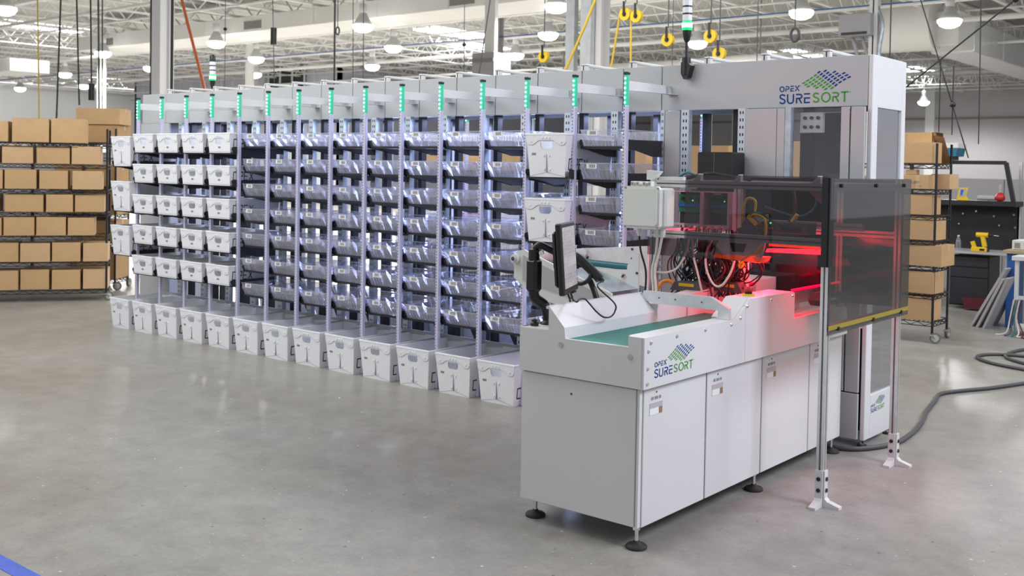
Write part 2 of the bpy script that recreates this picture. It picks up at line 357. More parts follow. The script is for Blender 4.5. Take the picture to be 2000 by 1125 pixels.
# ------------------------------------------------------------------ logo (flat print): traced letter strokes on a 1500 x 700 field
def logo(parent, o, U, V, N, eps=.0012):
    """o = lower-left corner of the S, U/V = metre vectors for one logo unit, N = outward normal"""
    o, U, V, N = Vector(o), Vector(U), Vector(V), Vector(N); oo = o+N*eps
    def T(pts): return [(x-255, 800-y-(x-255)*.0137) for x, y in pts]
    def ell(cx, cy2, rx, ry, n=28): return [(cx+rx*math.cos(2*PI*i/n), cy2+ry*math.sin(2*PI*i/n)) for i in range(n)]
    k = MB()
    Sx = [(377, 634), (360, 612), (320, 602), (285, 613), (267, 643), (275, 672), (302, 690), (345, 705), (372, 725), (381, 752), (368, 780), (335, 796), (298, 792), (261, 764)]
    Rb = [(625, 603), (708, 603), (738, 612), (754, 640), (745, 670), (715, 687), (639, 689), (639, 798)]
    big = [(Sx, 'logo_blue'), ([(438, 593), (438, 720), (446, 762), (470, 788), (502, 795), (535, 788), (560, 762), (567, 720), (567, 590)], 'logo_blue'),
           (Rb, 'logo_blue'), ([(690, 690), (752, 797)], 'logo_blue'), ([(800, 594), (932, 592)], 'logo_blue'), ([(935, 681), (815, 683), (815, 779), (932, 777)], 'logo_blue'),
           ([(x+741, y-21) for x, y in Sx], 'logo_green'), ([(x+786, y-24) for x, y in Rb], 'logo_green'), ([(1478, 666), (1546, 774)], 'logo_green'),
           ([(1590, 569), (1748, 565)], 'logo_green'), ([(1668, 568), (1668, 778)], 'logo_green')]
    for p, m in big: k.ribbon(T(p), 30, oo, U, V, m)
    k.ribbon(T(ell(1275, 672, 88, 98)), 30, oo, U, V, 'logo_green', True)
    sm = [[(390, 428), (436, 428), (458, 436), (463, 456), (452, 478), (432, 486), (418, 486)], [(395, 460), (395, 534)], [(495, 424), (572, 420)],
          [(570, 472), (505, 474), (505, 526), (570, 524)], [(605, 412), (690, 526)], [(692, 404), (658, 452)], [(634, 488), (606, 528)]]
    for p in sm: k.ribbon(T(p), 21, oo, U, V, 'logo_blue')
    k.ribbon(T(ell(308, 482, 46, 53)), 21, oo, U, V, 'logo_blue', True)
    k.ribbon(T(ell(714, 412, 6, 6, 8)), 4, oo, U, V, 'logo_blue', True); k.ribbon(T(ell(1784, 566, 8, 8, 8)), 5, oo, U, V, 'logo_green', True)
    k.build('logo_lettering', parent)
    k = MB()
    G = [[(1037, 200), (1090, 238), (1143, 277), (1193, 318), (1247, 357), (1297, 397), (1350, 437), (1403, 478)],
         [(955, 257), (1008, 297), (1060, 335), (1115, 375), (1165, 412), (1218, 455), (1270, 495)], [(873, 305), (928, 345), (978, 385), (1030, 425), (1080, 465)], [(790, 355), (840, 393), (890, 432)]]
    Bl = [[(1112, 135), (1165, 178), (1218, 217), (1270, 257), (1325, 297), (1377, 337), (1430, 380), (1483, 420)],
          [(1245, 112), (1300, 155), (1352, 197), (1405, 237), (1460, 277), (1512, 317), (1567, 360)], [(1440, 140), (1493, 182), (1548, 222), (1603, 262), (1657, 305)], [(1640, 173), (1697, 218), (1753, 260)]]
    for rows, m, sl in ((G, 'logo_green', (.72, .64, .55, .48)), (Bl, 'logo_blue', (.78, .66, .56, .46))):
        for r, t in zip(rows, sl):
            d = Vector((1, -t)).normalized()*36
            for x, y in r:
                e = Vector((14, 11)); c = Vector((x, y))
                q = T([c-d-e, c+d-e, c+d+e, c-d+e]); k.poly([oo+U*a+V*b for a, b in q], m)
    tag(k.build('logo_mark', parent), kind='stuff')

# ================================================================== SETTING
fl = MB(); fl.box(-75, 12, -8, 68, -.1, 0, 'concrete'); tag(fl.build('floor'), 'polished grey concrete warehouse floor', kind='structure')
ce = MB(); ce.box(-75, 4, 1, 68, 7.0, 7.15, 'ceiling_deck'); CE = tag(ce.build('ceiling'), 'grey corrugated metal roof deck on white joists', kind='structure')
k = MB(); k.box(-67.3, -67, 10, 68, 0, 7, 'wall_white'); tag(k.build('wall_left'), 'far white end wall behind the shelving', kind='structure')
k = MB(); k.box(-41, 12, 61, 61.3, 0, 7, 'wall_pink')
for x in range(-38, 12, 6): k.box(x, x+.5, 60.75, 61, 0, 7, 'wall_white')
k.box(-41, 12, 60.9, 61, 4.9, 5.02, 'grille')
tag(k.build('wall_back'), 'distant pale back wall with pilasters and a horizontal seam', kind='structure')
k = MB(); k.box(-60, -41, 36, 36.2, 0, 7, 'wall_lavender'); k.box(-41.2, -41, 36, 61, 0, 7, 'wall_lavender'); k.box(-60, -59.8, 36, 61, 0, 7, 'wall_lavender')
for i in range(19): k.box(-60+i, -59.96+i, 35.97, 36, 0, 7, 'wall_white')
tag(k.build('wall_partition'), 'pale lavender panelled partition wall with a window', kind='structure')
W = MB(); W.box(-46.6, -43.6, 35.9, 35.96, 5.3, 6.95, 'dark_glass')
wo = tag(W.build('window_1'), 'dark gridded window high in the lavender partition', kind='structure')
for i in range(4):
    W = MB(); W.box(-46.65+i*1.0, -46.55+i*1.0, 35.85, 35.9, 5.3, 7, 'wall_white'); W.build('mullion', wo)
W = MB(); W.box(-46.6, -43.6, 35.85, 35.9, 6.0, 6.08, 'wall_white'); W.build('transom', wo)
W = MB(); W.box(-47.6, -46.9, 35.4, 35.9, 5.2, 7, 'wall_white'); W.build('pilaster', wo)

# joists: open web trusses along y
def truss(L, h, step, m, w=.06):
    k = MB(); k.box(-w, w, 0, L, -.05, 0, m); k.box(-w, w, 0, L, -h, -h+.05, m)
    n = int(L/step)
    for i in range(n):
        a, b = (-.03, -h+.03) if i % 2 == 0 else (-h+.03, -.03)
        k.bar((0, i*step, a), (0, (i+1)*step, b), .035, .035, m, (1, 0, 0))
    return k
J = truss(52, .62, .52, 'joist_white').build('joist', CE); J.location = (-2, 9, 6.99)
for i in range(1, 33):
    c = J.copy(); COL.objects.link(c); c.location = (-2-i*2.0, 9, 6.99)
Gd = truss(70, .95, .9, 'joist_white', .10).build('girder', CE); Gd.rotation_euler = (0, 0, PI/2); Gd.location = (3, 14, 6.98)
for y in (27, 40, 53):
    c = Gd.copy(); COL.objects.link(c); c.location = (3, y, 6.98)
for y in range(10, 60, 4):
    k = MB(); k.cyl((-66, y+.7, 6.34), (2, y+.7, 6.34), .03, 'joist_white', n=6); k.build('bridging_rod', CE)
for i, (y, z, r, m) in enumerate(((16.2, 6.1, .05, 'joist_white'), (22.6, 6.0, .07, 'joist_white'), (25.4, 5.85, .018, 'blue_steel'), (30, 6.0, .08, 'joist_white'), (34, 5.8, .05, 'joist_white'), (44, 5.9, .09, 'joist_white'))):
    k = MB(); k.cyl((-58, y, z), (2, y, z), r, m, n=8); k.build('ceiling_pipe', CE)
for i, (x, y) in enumerate(((-40.6, 20.3), (-30, 34), (-28, 30.5), (-18.2, 53.5), (-20, 44))):
    k = MB(); k.box(x-.65, x+.65, y-1.7, y+1.7, 6.93, 7.0, 'skylight'); k.build('skylight', CE)

# ================================================================== SORTING RACK
PX = [-10.09+.4339*i for i in range(15)]          # light post positions
RK = thing('sorting_rack', 'long white sorting machine with rows of compartments under a grey header', 'sorting machine', (-6.7, 6.9, 0))
def P(name, k): return k.build(name, RK)
# header panels, front and rear
edges = [-10.9, -9.55, -8.68, -8.24, -7.38, -6.51, -5.64, -4.77, -4.066, -2.545]
edges = [-10.9, -10.43, -9.99, -9.56, -9.12, -8.69, -8.25, -7.82, -7.38, -6.95, -6.52, -6.08, -5.65, -5.21, -4.78, -4.4, -4.066, -2.545]
hp = None
for i in range(len(edges)-1):
    k = MB(); k.bbox(edges[i]+.003, edges[i+1]-.003, 6.640, 6.66, 2.187, 2.513, 'grey_paint', .003); hp = P('header_panel', k)
front_hp = hp
logo(front_hp, (-3.148, 6.640, 2.216), (3.18e-4, 0, 0), (0, 0, 3.05e-4), (0, -1, 0))
for i in range(0, len(edges)-1, 3):
    b = edges[min(i+3, len(edges)-1)]
    k = MB(); k.bbox(edges[i]+.003, b-.003, 7.20, 7.22, 2.187, 2.513, 'grey_paint', .003); P('header_panel', k)
k = MB(); k.box(-10.9, -10.88, 6.66, 7.2, 0, 2.513, 'grey_paint'); P('end_panel', k)
k = MB(); k.box(-10.88, -2.6, 6.67, 7.19, 2.40, 2.43, 'grey_paint'); P('top_tray', k)
k = MB(); k.prism([(6.66, 2.187), (6.70, 2.187), (6.85, 2.30), (6.66, 2.30)], 'x', -10.8, -4.1, 'grey_paint'); P('header_flange', k)
# crossbars above the header
for x in (-2.861, -3.301, -3.738, -3.931, -4.367, -4.807, -5.243, -5.677, -6.116, -6.553, -6.99, -7.427, -7.86, -8.29, -8.72, -9.15, -9.59, -10.02, -10.45):
    k = MB()
    for a, b in ((6.66, 6.70), (7.16, 7.20)): k.bbox(x, x+.05, a, b, 2.43, 2.557, 'white_paint', .004)
    k.bbox(x, x+.05, 6.66, 7.2, 2.545, 2.565, 'white_paint', .004); k.box(x, x+.05, 6.7, 7.16, 2.50, 2.515, 'white_paint')
    k.box(x+.02, x+.03, 6.6595, 6.66, 2.513, 2.55, 'slot_shadow'); P('crossbar', k)
# end panel (right end of the machine)
EP = MB()
EP.bbox(-2.545, -2.515, 6.640, 6.735, .05, 2.513, 'white_paint', .004); EP.bbox(-2.545, -2.515, 7.17, 7.24, .05, 2.513, 'white_paint', .004)
EP.bbox(-2.545, -2.515, 6.735, 7.17, 2.182, 2.513, 'white_paint', .002); EP.bbox(-2.545, -2.515, 6.735, 7.17, .05, .329, 'white_paint', .002)
ep = P('end_panel', EP)
k = MB(); k.box(-2.54, -2.532, 6.735, 7.17, .329, 2.182, 'mirror_window'); P('end_window', k)
logo(ep, (-2.515, 6.745, .213), (0, 1.62e-4, 0), (0, 0, 1.35e-4), (1, 0, 0))
k = MB(); k.box(-2.60, -2.585, 6.86, 6.93, .36, 2.1, 'aluminium'); k.box(-2.60, -2.57, 6.86, 7.05, .36, .42, 'aluminium'); P('inner_rail', k)
for x in (-2.53,):
    for y in (6.70, 7.15):
        k = MB(); k.cyl((x-.02, y, 0), (x-.02, y, .06), .015, 'chrome'); k.cyl((x-.02, y, 0), (x-.02, y, .012), .03, 'dark_rubber'); P('levelling_foot', k)
# panels and uprights of the end module
for x0, x1, z0, z1, m in ((-4.012, -3.889, .3, 2.183, 'grey_paint'), (-3.377, -3.147, .3, 2.183, 'grey_paint'), (-3.144, -3.088, .3, 2.183, 'grey_paint'),
                          (-2.703, -2.648, .36, 2.183, 'grey_paint'), (-2.637, -2.547, .36, 2.183, 'grey_paint'), (-2.90, -2.547, .06, .352, 'grey_paint')):
    k = MB(); k.bbox(x0, x1, 6.60, 6.62, z0, z1, m, .003); P('cover_panel', k)
k = MB(); k.box(-3.08, -2.705, 6.63, 6.636, .36, 2.18, 'clear_guard'); P('lift_window', k)
def upright(x, y, wd=.062, m='slotted_steel', z0=.0, dp=.05):
    k = MB(); k.box(x, x+wd, y, y+.003, z0, 2.19, m); o = P('upright', k)
    k = MB(); k.box(x+wd-.003, x+wd, y+.003, y+dp, z0, 2.19, 'galvanised'); k.box(x, x+.003, y+.003, y+dp, z0, 2.19, 'galvanised'); k.build('upright_flange', o)
    return o
for x in PX[:-1]: upright(x-.028, 6.60)
upright(-4.047, 6.60, .032)
upright(-3.877, 6.60); upright(-3.431, 6.60, .055)
k = MB(); k.box(-3.086, -3.045, 6.60, 6.65, .3, 2.19, 'galvanised'); P('upright', k)
for i, x in enumerate(PX):
    k = MB(); k.box(x+.055, x+.10, 6.68, 6.74, .0, 2.19, 'black_steel'); P('track_rail', k)
    k = MB(); k.box(x+.03, x+.075, 7.10, 7.16, .0, 2.19, 'black_steel'); P('track_rail', k)
for i, x in enumerate(PX):
    k = MB(); k.box(x-.03, x+.032, 7.20, 7.245, 0, 2.19, 'galvanised'); P('upright', k)
for x, y in ((-3.50, 6.72), (-3.60, 7.12), (-3.18, 7.12), (-3.0, 6.76)):
    k = MB(); k.box(x-.03, x+.03, y, y+.06, .0, 2.19, 'black_steel'); P('track_rail', k)
k = MB(); k.box(-3.9, -2.6, 7.10, 7.12, 0, .7, 'black_steel'); k.box(-3.05, -2.8, 7.0, 7.05, .3, 2.17, 'sensor_grey'); P('lift_carriage', k)
k = MB(); k.bbox(-3.02, -2.86, 6.69, 6.72, 2.02, 2.16, 'aluminium', .004)
for x in (-2.985, -2.94, -2.895):
    for z in (2.06, 2.12): k.cyl((x, 6.68, z), (x, 6.69, z), .012, 'black_steel', n=8)
P('lift_bracket', k)
MBX = MB(); MBX.bbox(-3.627, -3.36, 6.40, 6.58, 1.52, 1.886, 'black_plastic', .008); MBX.box(-3.50, -3.495, 6.398, 6.40, 1.52, 1.88, 'sensor_grey'); P('motor_box', MBX)
# kick panel behind the floor bins
for i in range(0, 14, 1):
    k = MB(); k.bbox(PX[0]-.45+.4339*i+.002, PX[0]-.45+.4339*(i+1)-.002, 6.585, 6.597, .02, .335, 'grey_paint', .002); P('kick_panel', k)
k = MB(); k.box(-4.5, -3.4, 6.585, 6.597, .02, .40, 'grey_paint'); P('kick_panel', k)
k = MB(); k.box(-10.86, -10.3, 6.60, 6.62, 0, 2.185, 'grey_paint'); P('cover_panel', k)
k = MB(); k.box(-10.86, -10.55, 6.66, 7.19, 0, 2.185, 'grey_paint'); P('cover_panel', k)
# light posts
def light_post(x, y, sgn=1):
    k = MB(); k.bbox(x-.016, x+.016, y-.016, y+.016, 0.0, 2.195, 'slotted_post', .003); o = P('light_post', k)
    k = MB(); k.bbox(x-.014, x+.014, y-.012, y+.016, 2.195, 2.405, 'led_strip', .004); k.build('light_strip', o)
    k = MB()
    for j in range(6):
        z = 2.215+j*.033; k.cyl((x-.003, y-.0125*sgn, z), (x-.003, y-.017*sgn, z), .0058, 'led_green', n=8)
    tag(k.build('led_dots', o), kind='stuff')
    k = MB(); k.bbox(x-.018, x+.020, y-.018, y+.018, 2.405, 2.424, 'black_plastic', .004); k.build('post_cap', o)
for x in PX: light_post(x, 6.10)
for x in PX[1::2]: light_post(x+.1, 7.75, 1)
# support arms from the posts back to the header
for x in PX:
    k = MB(); k.box(x+.006, x+.009, 6.118, 6.64, 2.302, 2.365, 'white_paint'); k.prism([(x+.009, 6.118), (x+.085, 6.64), (x+.009, 6.64)], 'z', 2.300, 2.303, 'white_paint')
    k.box(x+.009, x+.03, 6.60, 6.64, 2.303, 2.36, 'grey_paint'); P('support_arm', k)
# tray shelves (one mesh, many parts)
def shelf_mesh(name='tray_shelf'):
    k = MB(); prof = [(.03, .012), (.015, .035), (.02, .058), (.045, .062), (.07, .058), (.53, .062), (.53, -.055), (.36, -.055), (.12, -.012), (.06, -.008)]
    for s in (-1, 1):
        a = s*.196; k.prism(prof, 'x', a-.0015, a+.0015, 'black_steel')
    k.box(-.196, .196, .04, .53, -.006, -.002, 'black_steel'); k.box(-.196, .196, .028, .033, -.006, .012, 'black_steel')
    return k
SH = shelf_mesh().build('tray_shelf', RK, local=True); SH.location = (100, 0, 0)
sh_used = [False]
def put_shelf(x, y, z, rz=0):
    o = SH if not sh_used[0] else SH.copy()
    if sh_used[0]: COL.objects.link(o)
    sh_used[0] = True
    o.location = Vector((x, y, z))-ORG[RK.name]; o.rotation_euler = (0, 0, rz)
CX = lambda c: PX[0]+.4339*(c+.5)
TZ = [1.908-.2335*r for r in range(7)]

# ------------------------------------------------------------------ clear trays
def make_tray():
    t = thing('plastic_tray', None, 'tray'); k = MB(); m = 'clear_tray'
    W2, D, H = .176, .51, .125
    n = 22; top = []; rid = []; bot = []
    for i in range(n+1):
        x = -W2+2*W2*i/n; d = .005 if i % 2 else -.005
        top.append((x, 0, H)); rid.append((x, .004+d*.2, .078)); bot.append((x*.97, .042+d, 0))
    vs = top+rid+bot; N = n+1
    fs = [(i, i+1, N+i+1, N+i) for i in range(n)]+[(N+i, N+i+1, 2*N+i+1, 2*N+i) for i in range(n)]
    k.add(vs, fs, m)
    for s in (-1, 1):
        ns = 10; vs = []
        for i in range(ns+1):
            y0 = D*i/ns; yb = .042+(D-.05)*i/ns; q = .004 if i % 2 else -.002
            vs += [(s*W2, y0, H), (s*(W2+q), y0+.01, .078), (s*(W2*.97), yb, 0)]
        k.add(vs, [(3*i+j, 3*i+3+j, 3*i+4+j, 3*i+1+j) for i in range(ns) for j in (0, 1)], m)
    nb = 12; vs = []
    for i in range(nb+1):
        x = -W2+2*W2*i/nb; q = .006 if i % 2 else 0
        vs += [(x, D, H), (x*.97, D-.02-q, 0)]
    k.add(vs, [(2*i, 2*i+2, 2*i+3, 2*i+1) for i in range(nb)], m)
    k.poly([(-W2*.97, .045, .001), (W2*.97, .045, .001), (W2*.97, D-.02, .001), (-W2*.97, D-.02, .001)], m)
    r = .004
    k.box(-W2-r, W2+r, -r, r, H-.004, H+.002, m); k.box(-W2-r, W2+r, D-r, D+r, H-.004, H+.002, m)
    for s in (-1, 1): k.box(s*W2-r, s*W2+r, 0, D, H-.004, H+.002, m)
    k.box(-W2, W2, -.001, .001, .077, .079, m)
    k.build('tray_body', t, fix=False)
    k = MB(); k.box(-.118, -.030, -.0035, -.0015, .086, .120, 'label_white')
    for i in range(9):
        x = -.095+i*.006; k.box(x, x+(.003 if i % 3 else .0015), -.0042, -.0035, .092, .116, 'ink')
    k.build('barcode_label', t); return t
tray0 = make_tray(); tray_used = [False]
def put_tray(x, y, z, label, group, rz=0):
    o = tray0 if not tray_used[0] else copy_tree(tray0); tray_used[0] = True
    o.location = (x, y, z); o.rotation_euler = (0, 0, rz); tag(o, label, 'tray', group)
    put_shelf(x, y+.002 if rz == 0 else y-.002, z-.002, rz)
for c in range(4, 12):
    for r in range(7):
        put_tray(CX(c)+.003, 6.115, TZ[r], 'clear ribbed tray, %s from the top, %s tray column from the white bins' % (ORD[r], ORD[c-4]), 'clear trays on the front of the rack')
for r in range(4):
    put_tray(CX(13)+.003, 6.115, TZ[r], 'clear ribbed tray, %s from the top in the last column by the grey panel' % ORD[r], 'clear trays on the front of the rack')
for r in (2, 3, 4, 5, 6):
    put_tray(CX(12)+.003, 7.76, TZ[r]-.02, 'clear tray on the far side behind the tall white bins, row %s' % ORD[r], 'clear trays on the far side of the rack', PI)
for c in range(6, 12):
    for r in (3, 4, 5, 6):
        put_tray(CX(c)+.03, 7.76, TZ[r]-.02, 'clear tray on the far side, behind the %s tray column, row %s' % (ORD[c-4], ORD[r]), 'clear trays on the far side of the rack', PI)

# ------------------------------------------------------------------ white corrugated bins
def make_bin(H, name):
    t = thing(name, None, 'bin'); wt, wb, D = .183, (.156 if H > .25 else .166), .55
    zt, k = H, MB(); m = 'bin_plastic'
    def wx(z): return wb+(wt-wb)*z/H
    lean = .022
    def fy(z): return -lean*z/.31
    def by(z): return D+.03*z/.31
    # front wall around a rounded hand hole
    hz0, hz1, hw = H-.108, H-.058, .052
    zs = [0, hz0, hz0+.016, hz1, H]; xs = [None, -hw, -hw+.016, hw-.016, hw, None]
    def pt(i, z, inner=0):
        x = -wx(z) if i == 0 else wx(z) if i == 5 else xs[i]
        return (x*(1-.0), fy(z)+inner, z)
    for inner in (0, .005):
        for a in range(4):
            for b in range(5):
                if a in (1, 2) and b in (1, 2, 3):
                    if a == 1 and b in (1, 3):
                        i, j = (1, 2) if b == 1 else (4, 3)
                        k.poly([pt(i, zs[1], inner), pt(j, zs[1], inner), pt(i, zs[2], inner)], m)
                    continue
                k.poly([pt(b, zs[a], inner), pt(b+1, zs[a], inner), pt(b+1, zs[a+1], inner), pt(b, zs[a+1], inner)], m)
    for s in (-1, 1):
        k.poly([(s*wx(0), fy(0), 0), (s*wx(0), by(0), 0), (s*wx(H), by(H), H), (s*wx(H), fy(H), H)], m)
        k.poly([(s*(wx(0)-.006), fy(0)+.006, .004), (s*(wx(0)-.006), by(0)-.006, .004), (s*(wx(H)-.006), by(H)-.006, H), (s*(wx(H)-.006), fy(H)+.006, H)], m)
    for d in (0, -.006): k.poly([(-wx(0), by(0)+d, 0), (wx(0), by(0)+d, 0), (wx(H), by(H)+d, H), (-wx(H), by(H)+d, H)], m)
    for z in (0, .004): k.poly([(-wx(0), fy(0), z), (wx(0), fy(0), z), (wx(0), by(0), z), (-wx(0), by(0), z)], m)
    k.build('bin_body', t, fix=False)
    k = MB()   # folded rim
    y0, y1 = fy(H), by(H)
    k.bbox(-wt-.004, wt+.004, y0-.005, y0+.007, H-.012, H+.003, m, .002); k.bbox(-wt-.004, wt+.004, y1-.007, y1+.005, H-.012, H+.003, m, .002)
    for s in (-1, 1): k.bbox(s*wt-.005, s*wt+.005, y0, y1, H-.012, H+.003, m, .002)
    k.build('rim', t)
    # outer fold-over flap with wavy lower edge
    prof = [(-wt+.002, -.005), (-wt+.006, -.062), (-.165, -.076), (-.135, -.080), (-.112, -.076), (-.072, -.050), (-.055, -.047), (.055, -.047), (.072, -.050), (.112, -.078), (.135, -.084), (.160, -.080), (wt-.008, -.062), (wt-.002, -.005)]
    k = MB(); vs = [(x, fy(H+z)-.004, H+z) for x, z in prof]+[(x, fy(H+z)-.0005, H+z) for x, z in prof]; n = len(prof)
    k.add(vs, [list(range(n)), list(range(n, 2*n))[::-1]]+[(i, (i+1) % n, n+(i+1) % n, n+i) for i in range(n)], m)
    for x, z in ((-.03, -.028), (0, -.028), (.03, -.028), (-.135, -.052), (.135, -.056)): k.cyl((x, fy(H+z)-.008, H+z), (x, fy(H+z)-.003, H+z), .008, m, n=8)
    k.build('front_flap', t)
    k = MB(); e = prof[1:-1]
    k.ribbon([(x, z) for x, z in e], .0028, (0, fy(H-.06)-.0052, H), (1, 0, 0), (0, lean/.31*-1, 1), 'fold_line')
    k.build('flap_edge_shade', t)  # shade under the flap, drawn as a dark ribbon
    k = MB()
    if H > .25:
        k.box(-.0012, .0012, fy(.16)-.002, fy(.03), .035, .165, 'fold_line')
        for s in (-1, 1):
            k.ribbon([(0, .035), (s*wb, .004)], .0022, (0, -.0025, 0), (1, 0, 0), (0, -lean/.31, 1), 'fold_line')
            for z in (.055, .155): k.cyl((s*.024, fy(z)-.005, z), (s*.024, fy(z), z), .008, 'bin_plastic', n=8)
    else:
        k.ribbon([(-wb+.006, .012), (wb-.006, .012)], .0022, (0, -.0022, 0), (1, 0, 0), (0, -lean/.31, 1), 'fold_line')
    k.build('fold_seams', t)
    k = MB(); cx, cz = (-.115, H-.145) if H > .25 else (0, H-.135)
    for i in range(9):
        x = cx-.018+i*.0042; k.box(x, x+(.0026 if i % 3 else .0014), fy(cz)-.0015, fy(cz)+.001, cz-.008, cz+.008, 'grille')
    tag(k.build('printed_code', t), kind='stuff')
    # printed side lettering (OPEX outline capitals)
    k = MB(); zb, hh, yy = .055, .075, .035
    L = [[(0, 0), (0, 1), (.62, 1), (.62, 0), (0, 0)], [(.85, 0), (.85, 1), (1.45, 1), (1.45, .48), (.85, .48)], [(2.3, 1), (1.7, 1), (1.7, 0), (2.3, 0)], [(1.7, .5), (2.2, .5)], [(2.55, 0), (3.15, 1)], [(2.55, 1), (3.15, 0)]]
    sl = (wt-wb)/H
    for s in (1,):
        for st in L: k.ribbon(st, .13, (wb+sl*zb+.0012, yy, zb), (0, hh*.95, 0), (sl*hh, 0, hh), 'navy_ink')
    k.build('side_lettering', t)
    return t
tall0 = make_bin(.31, 'corrugated_bin'); low0 = make_bin(.188, 'corrugated_bin'); used = {}
def put_bin(proto, x, y, z, label, group, tilt=0):
    o = proto if proto.name not in used else copy_tree(proto); used[proto.name] = 1
    o.location = (x, y, z); o.rotation_euler = (tilt, 0, random.uniform(-.012, .012)); tag(o, label, 'bin', group); return o
BX = [-5.05-.4333*(11-c) for c in range(-1, 12)]
for i, c in enumerate(range(-1, 12)):
    put_bin(tall0, BX[i], 6.012, 0, 'white corrugated bin on the floor, %s from the far end of the row' % ORD[i], 'white bins standing on the floor')
for r, z in enumerate((1.707, 1.236, .770)):
    put_bin(tall0, CX(-1)+.03, 6.03, z, 'tall white bin on the far end of the rack, %s of three from the top' % ORD[r], 'tall white bins on the rack')
    put_shelf(CX(-1)+.03, 6.01, z-.004)
for r, z in enumerate((1.695, 1.230)):
    put_bin(tall0, CX(12)+.035, 6.03, z, ('tall white bin above the monitor, upper of two near the grey end panel', 'tall white bin directly behind the monitor, lower of two')[r], 'tall white bins on the rack')
    put_shelf(CX(12)+.035, 6.01, z-.004)
for c in range(4):
    for r, z in enumerate((1.853, 1.543, 1.227, .911, .597)):
        put_bin(low0, CX(c)+.01, 6.03, z, 'low white bin on the rack, %s from the top, %s column beside the tall bins' % (ORD[r], ORD[c]), 'low white bins on the rack')
        put_shelf(CX(c)+.01, 6.01, z-.004)
for i, c in enumerate(range(1, 13)):
    o = put_bin(tall0, CX(c)+.02, 7.88, 0, 'white floor bin on the far side of the rack, %s from its far end' % ORD[i], 'white floor bins on the far side'); o.rotation_euler = (0, 0, PI)
k = MB(); k.box(PX[0]+.02, PX[1]-.02, 6.35, 6.36, 1.44, 1.53, 'galvanised'); P('shelf_plate', k)
# the bots' black runs low in the rack
for c in range(4, 13):
    k = MB(); k.bar((CX(c)-.1, 6.75, .60), (CX(c)+.16, 6.70, .25), .035, .05, 'black_steel'); k.bar((CX(c)-.02, 6.75, .60), (CX(c)+.2, 6.72, .25), .012, .03, 'aluminium'); P('return_chute', k)

# ------------------------------------------------------------------ signal towers
def tower(x, y, z0, label, foot):
    t = thing('signal_tower', label, 'signal light', (x, y, z0))
    k = MB()
    if foot:
        k.prism([(x-.032, z0+.11), (x+.020, z0+.11), (x+.046, z0+.085), (x+.02, z0), (x-.01, z0-.01), (x-.032, z0+.03)], 'y', y-.06, y, 'black_plastic')
        k.cyl((x-.003, y-.035, z0+.02), (x-.003, y-.035, z0+.145), .032, 'black_plastic', n=14)
    else: k.box(x-.04, x+.04, y-.03, y+.03, z0, z0+.05, 'black_plastic')
    k.build('mounting_foot', t)
    yy = y-.035 if foot else y
    k = MB(); k.cyl((x-.003, yy, z0+.05), (x-.003, yy, z0+.29), .010, 'black_plastic'); k.build('pole', t)
    c = (x-.003, yy, z0)
    k = MB(); k.lathe([(.012, .25), (.022, .27), (.030, .31), (.032, .335)], c, 'black_plastic'); k.build('lamp_base', t)
    k = MB(); k.lathe([(.033, .335), (.036, .345), (.036, .355)], c, 'tower_rim', caps=False); k.lathe([(.036, .355), (.036, .385)], c, 'tower_green', caps=False); k.lathe([(.036, .385), (.036, .393), (.033, .40)], c, 'tower_rim'); k.build('green_lens', t)
    for i in range(3):
        k = MB(); a = .405+i*.052; k.lathe([(.034, a), (.034, a+.04)], c, 'tower_white'); k.lathe([(.0345, a+.04), (.0345, a+.052)], c, 'black_plastic'); k.build('white_lens', t)
    k = MB(); k.lathe([(.034, .56), (.034, .61), (.02, .63)], c, 'black_plastic'); k.build('tower_cap', t)
tower(-3.843, 6.637, 2.415, 'signal tower with a lit green lens on the header near the logo', True)
tower(-10.34, 7.18, 2.36, 'distant signal tower with a lit green lens at the far end of the header', False)

# ================================================================== INDUCTION TABLE
TB = thing('induction_table', 'white induction table with a green belt and four cabinet doors', 'conveyor table', (-2.95, 5.3, 0))
def Q(name, k): return k.build(name, TB)
x0, x1, y0, y1 = -3.296, -2.603, 4.115, 6.47
k = MB(); k.box(x0+.03, x1-.02, y0+.02, y1-.01, .115, .742, 'grey_paint'); Q('cabinet_frame', k)
k = MB(); k.bbox(x0, x1-.020, y0, y0+.018, .106, .745, 'white_paint', .003); k.cyl((-2.99, y0-.001, .672), (-2.99, y0+.002, .672), .006, 'slot_shadow', n=8); Q('side_panel', k)
k = MB(); k.bbox(x0, x0+.018, y0+.02, y1, .106, .745, 'white_paint', .003); Q('side_panel', k)
k = MB(); k.box(x1-.015, x1-.002, y0+.003, y0+.026, .106, .745, 'white_paint'); k.box(x0+.018, x1-.02, y1-.012, y1, .106, .745, 'white_paint'); Q('corner_post', k)
ds = [4.145, 4.738, 5.356, 5.979, 6.468]
for i in range(4):
    a, b = ds[i]+.006, ds[i+1]-.006
    k = MB(); k.bbox(x1-.018, x1, a, b, .100, .742, 'white_paint', .003); d = Q('cabinet_door', k)
    ya = a+.048
    k = MB(); k.bbox(x1-.001, x1+.0015, ya, ya+.115, .612, .672, 'aluminium', .001)
    k.box(x1+.001, x1+.002, ya+.002, ya+.113, .646, .670, 'grey_paint'); k.box(x1+.001, x1+.0022, ya+.002, ya+.08, .614, .644, 'label_white')
    k.box(x1+.001, x1+.0024, ya+.084, ya+.112, .614, .644, 'cardboard_inside'); k.build('recessed_latch', d)
    k = MB()
    for j, (p, q) in enumerate(((0, .02), (.03, .06), (.07, .085))): k.box(x1+.0005, x1+.0015, ya+.015+p, ya+.015+q, .684, .698, 'grille')
    k.cyl((x1, ya+.06, .718), (x1+.003, ya+.06, .718), .004, 'slot_shadow', n=8); k.build('warning_label', d)
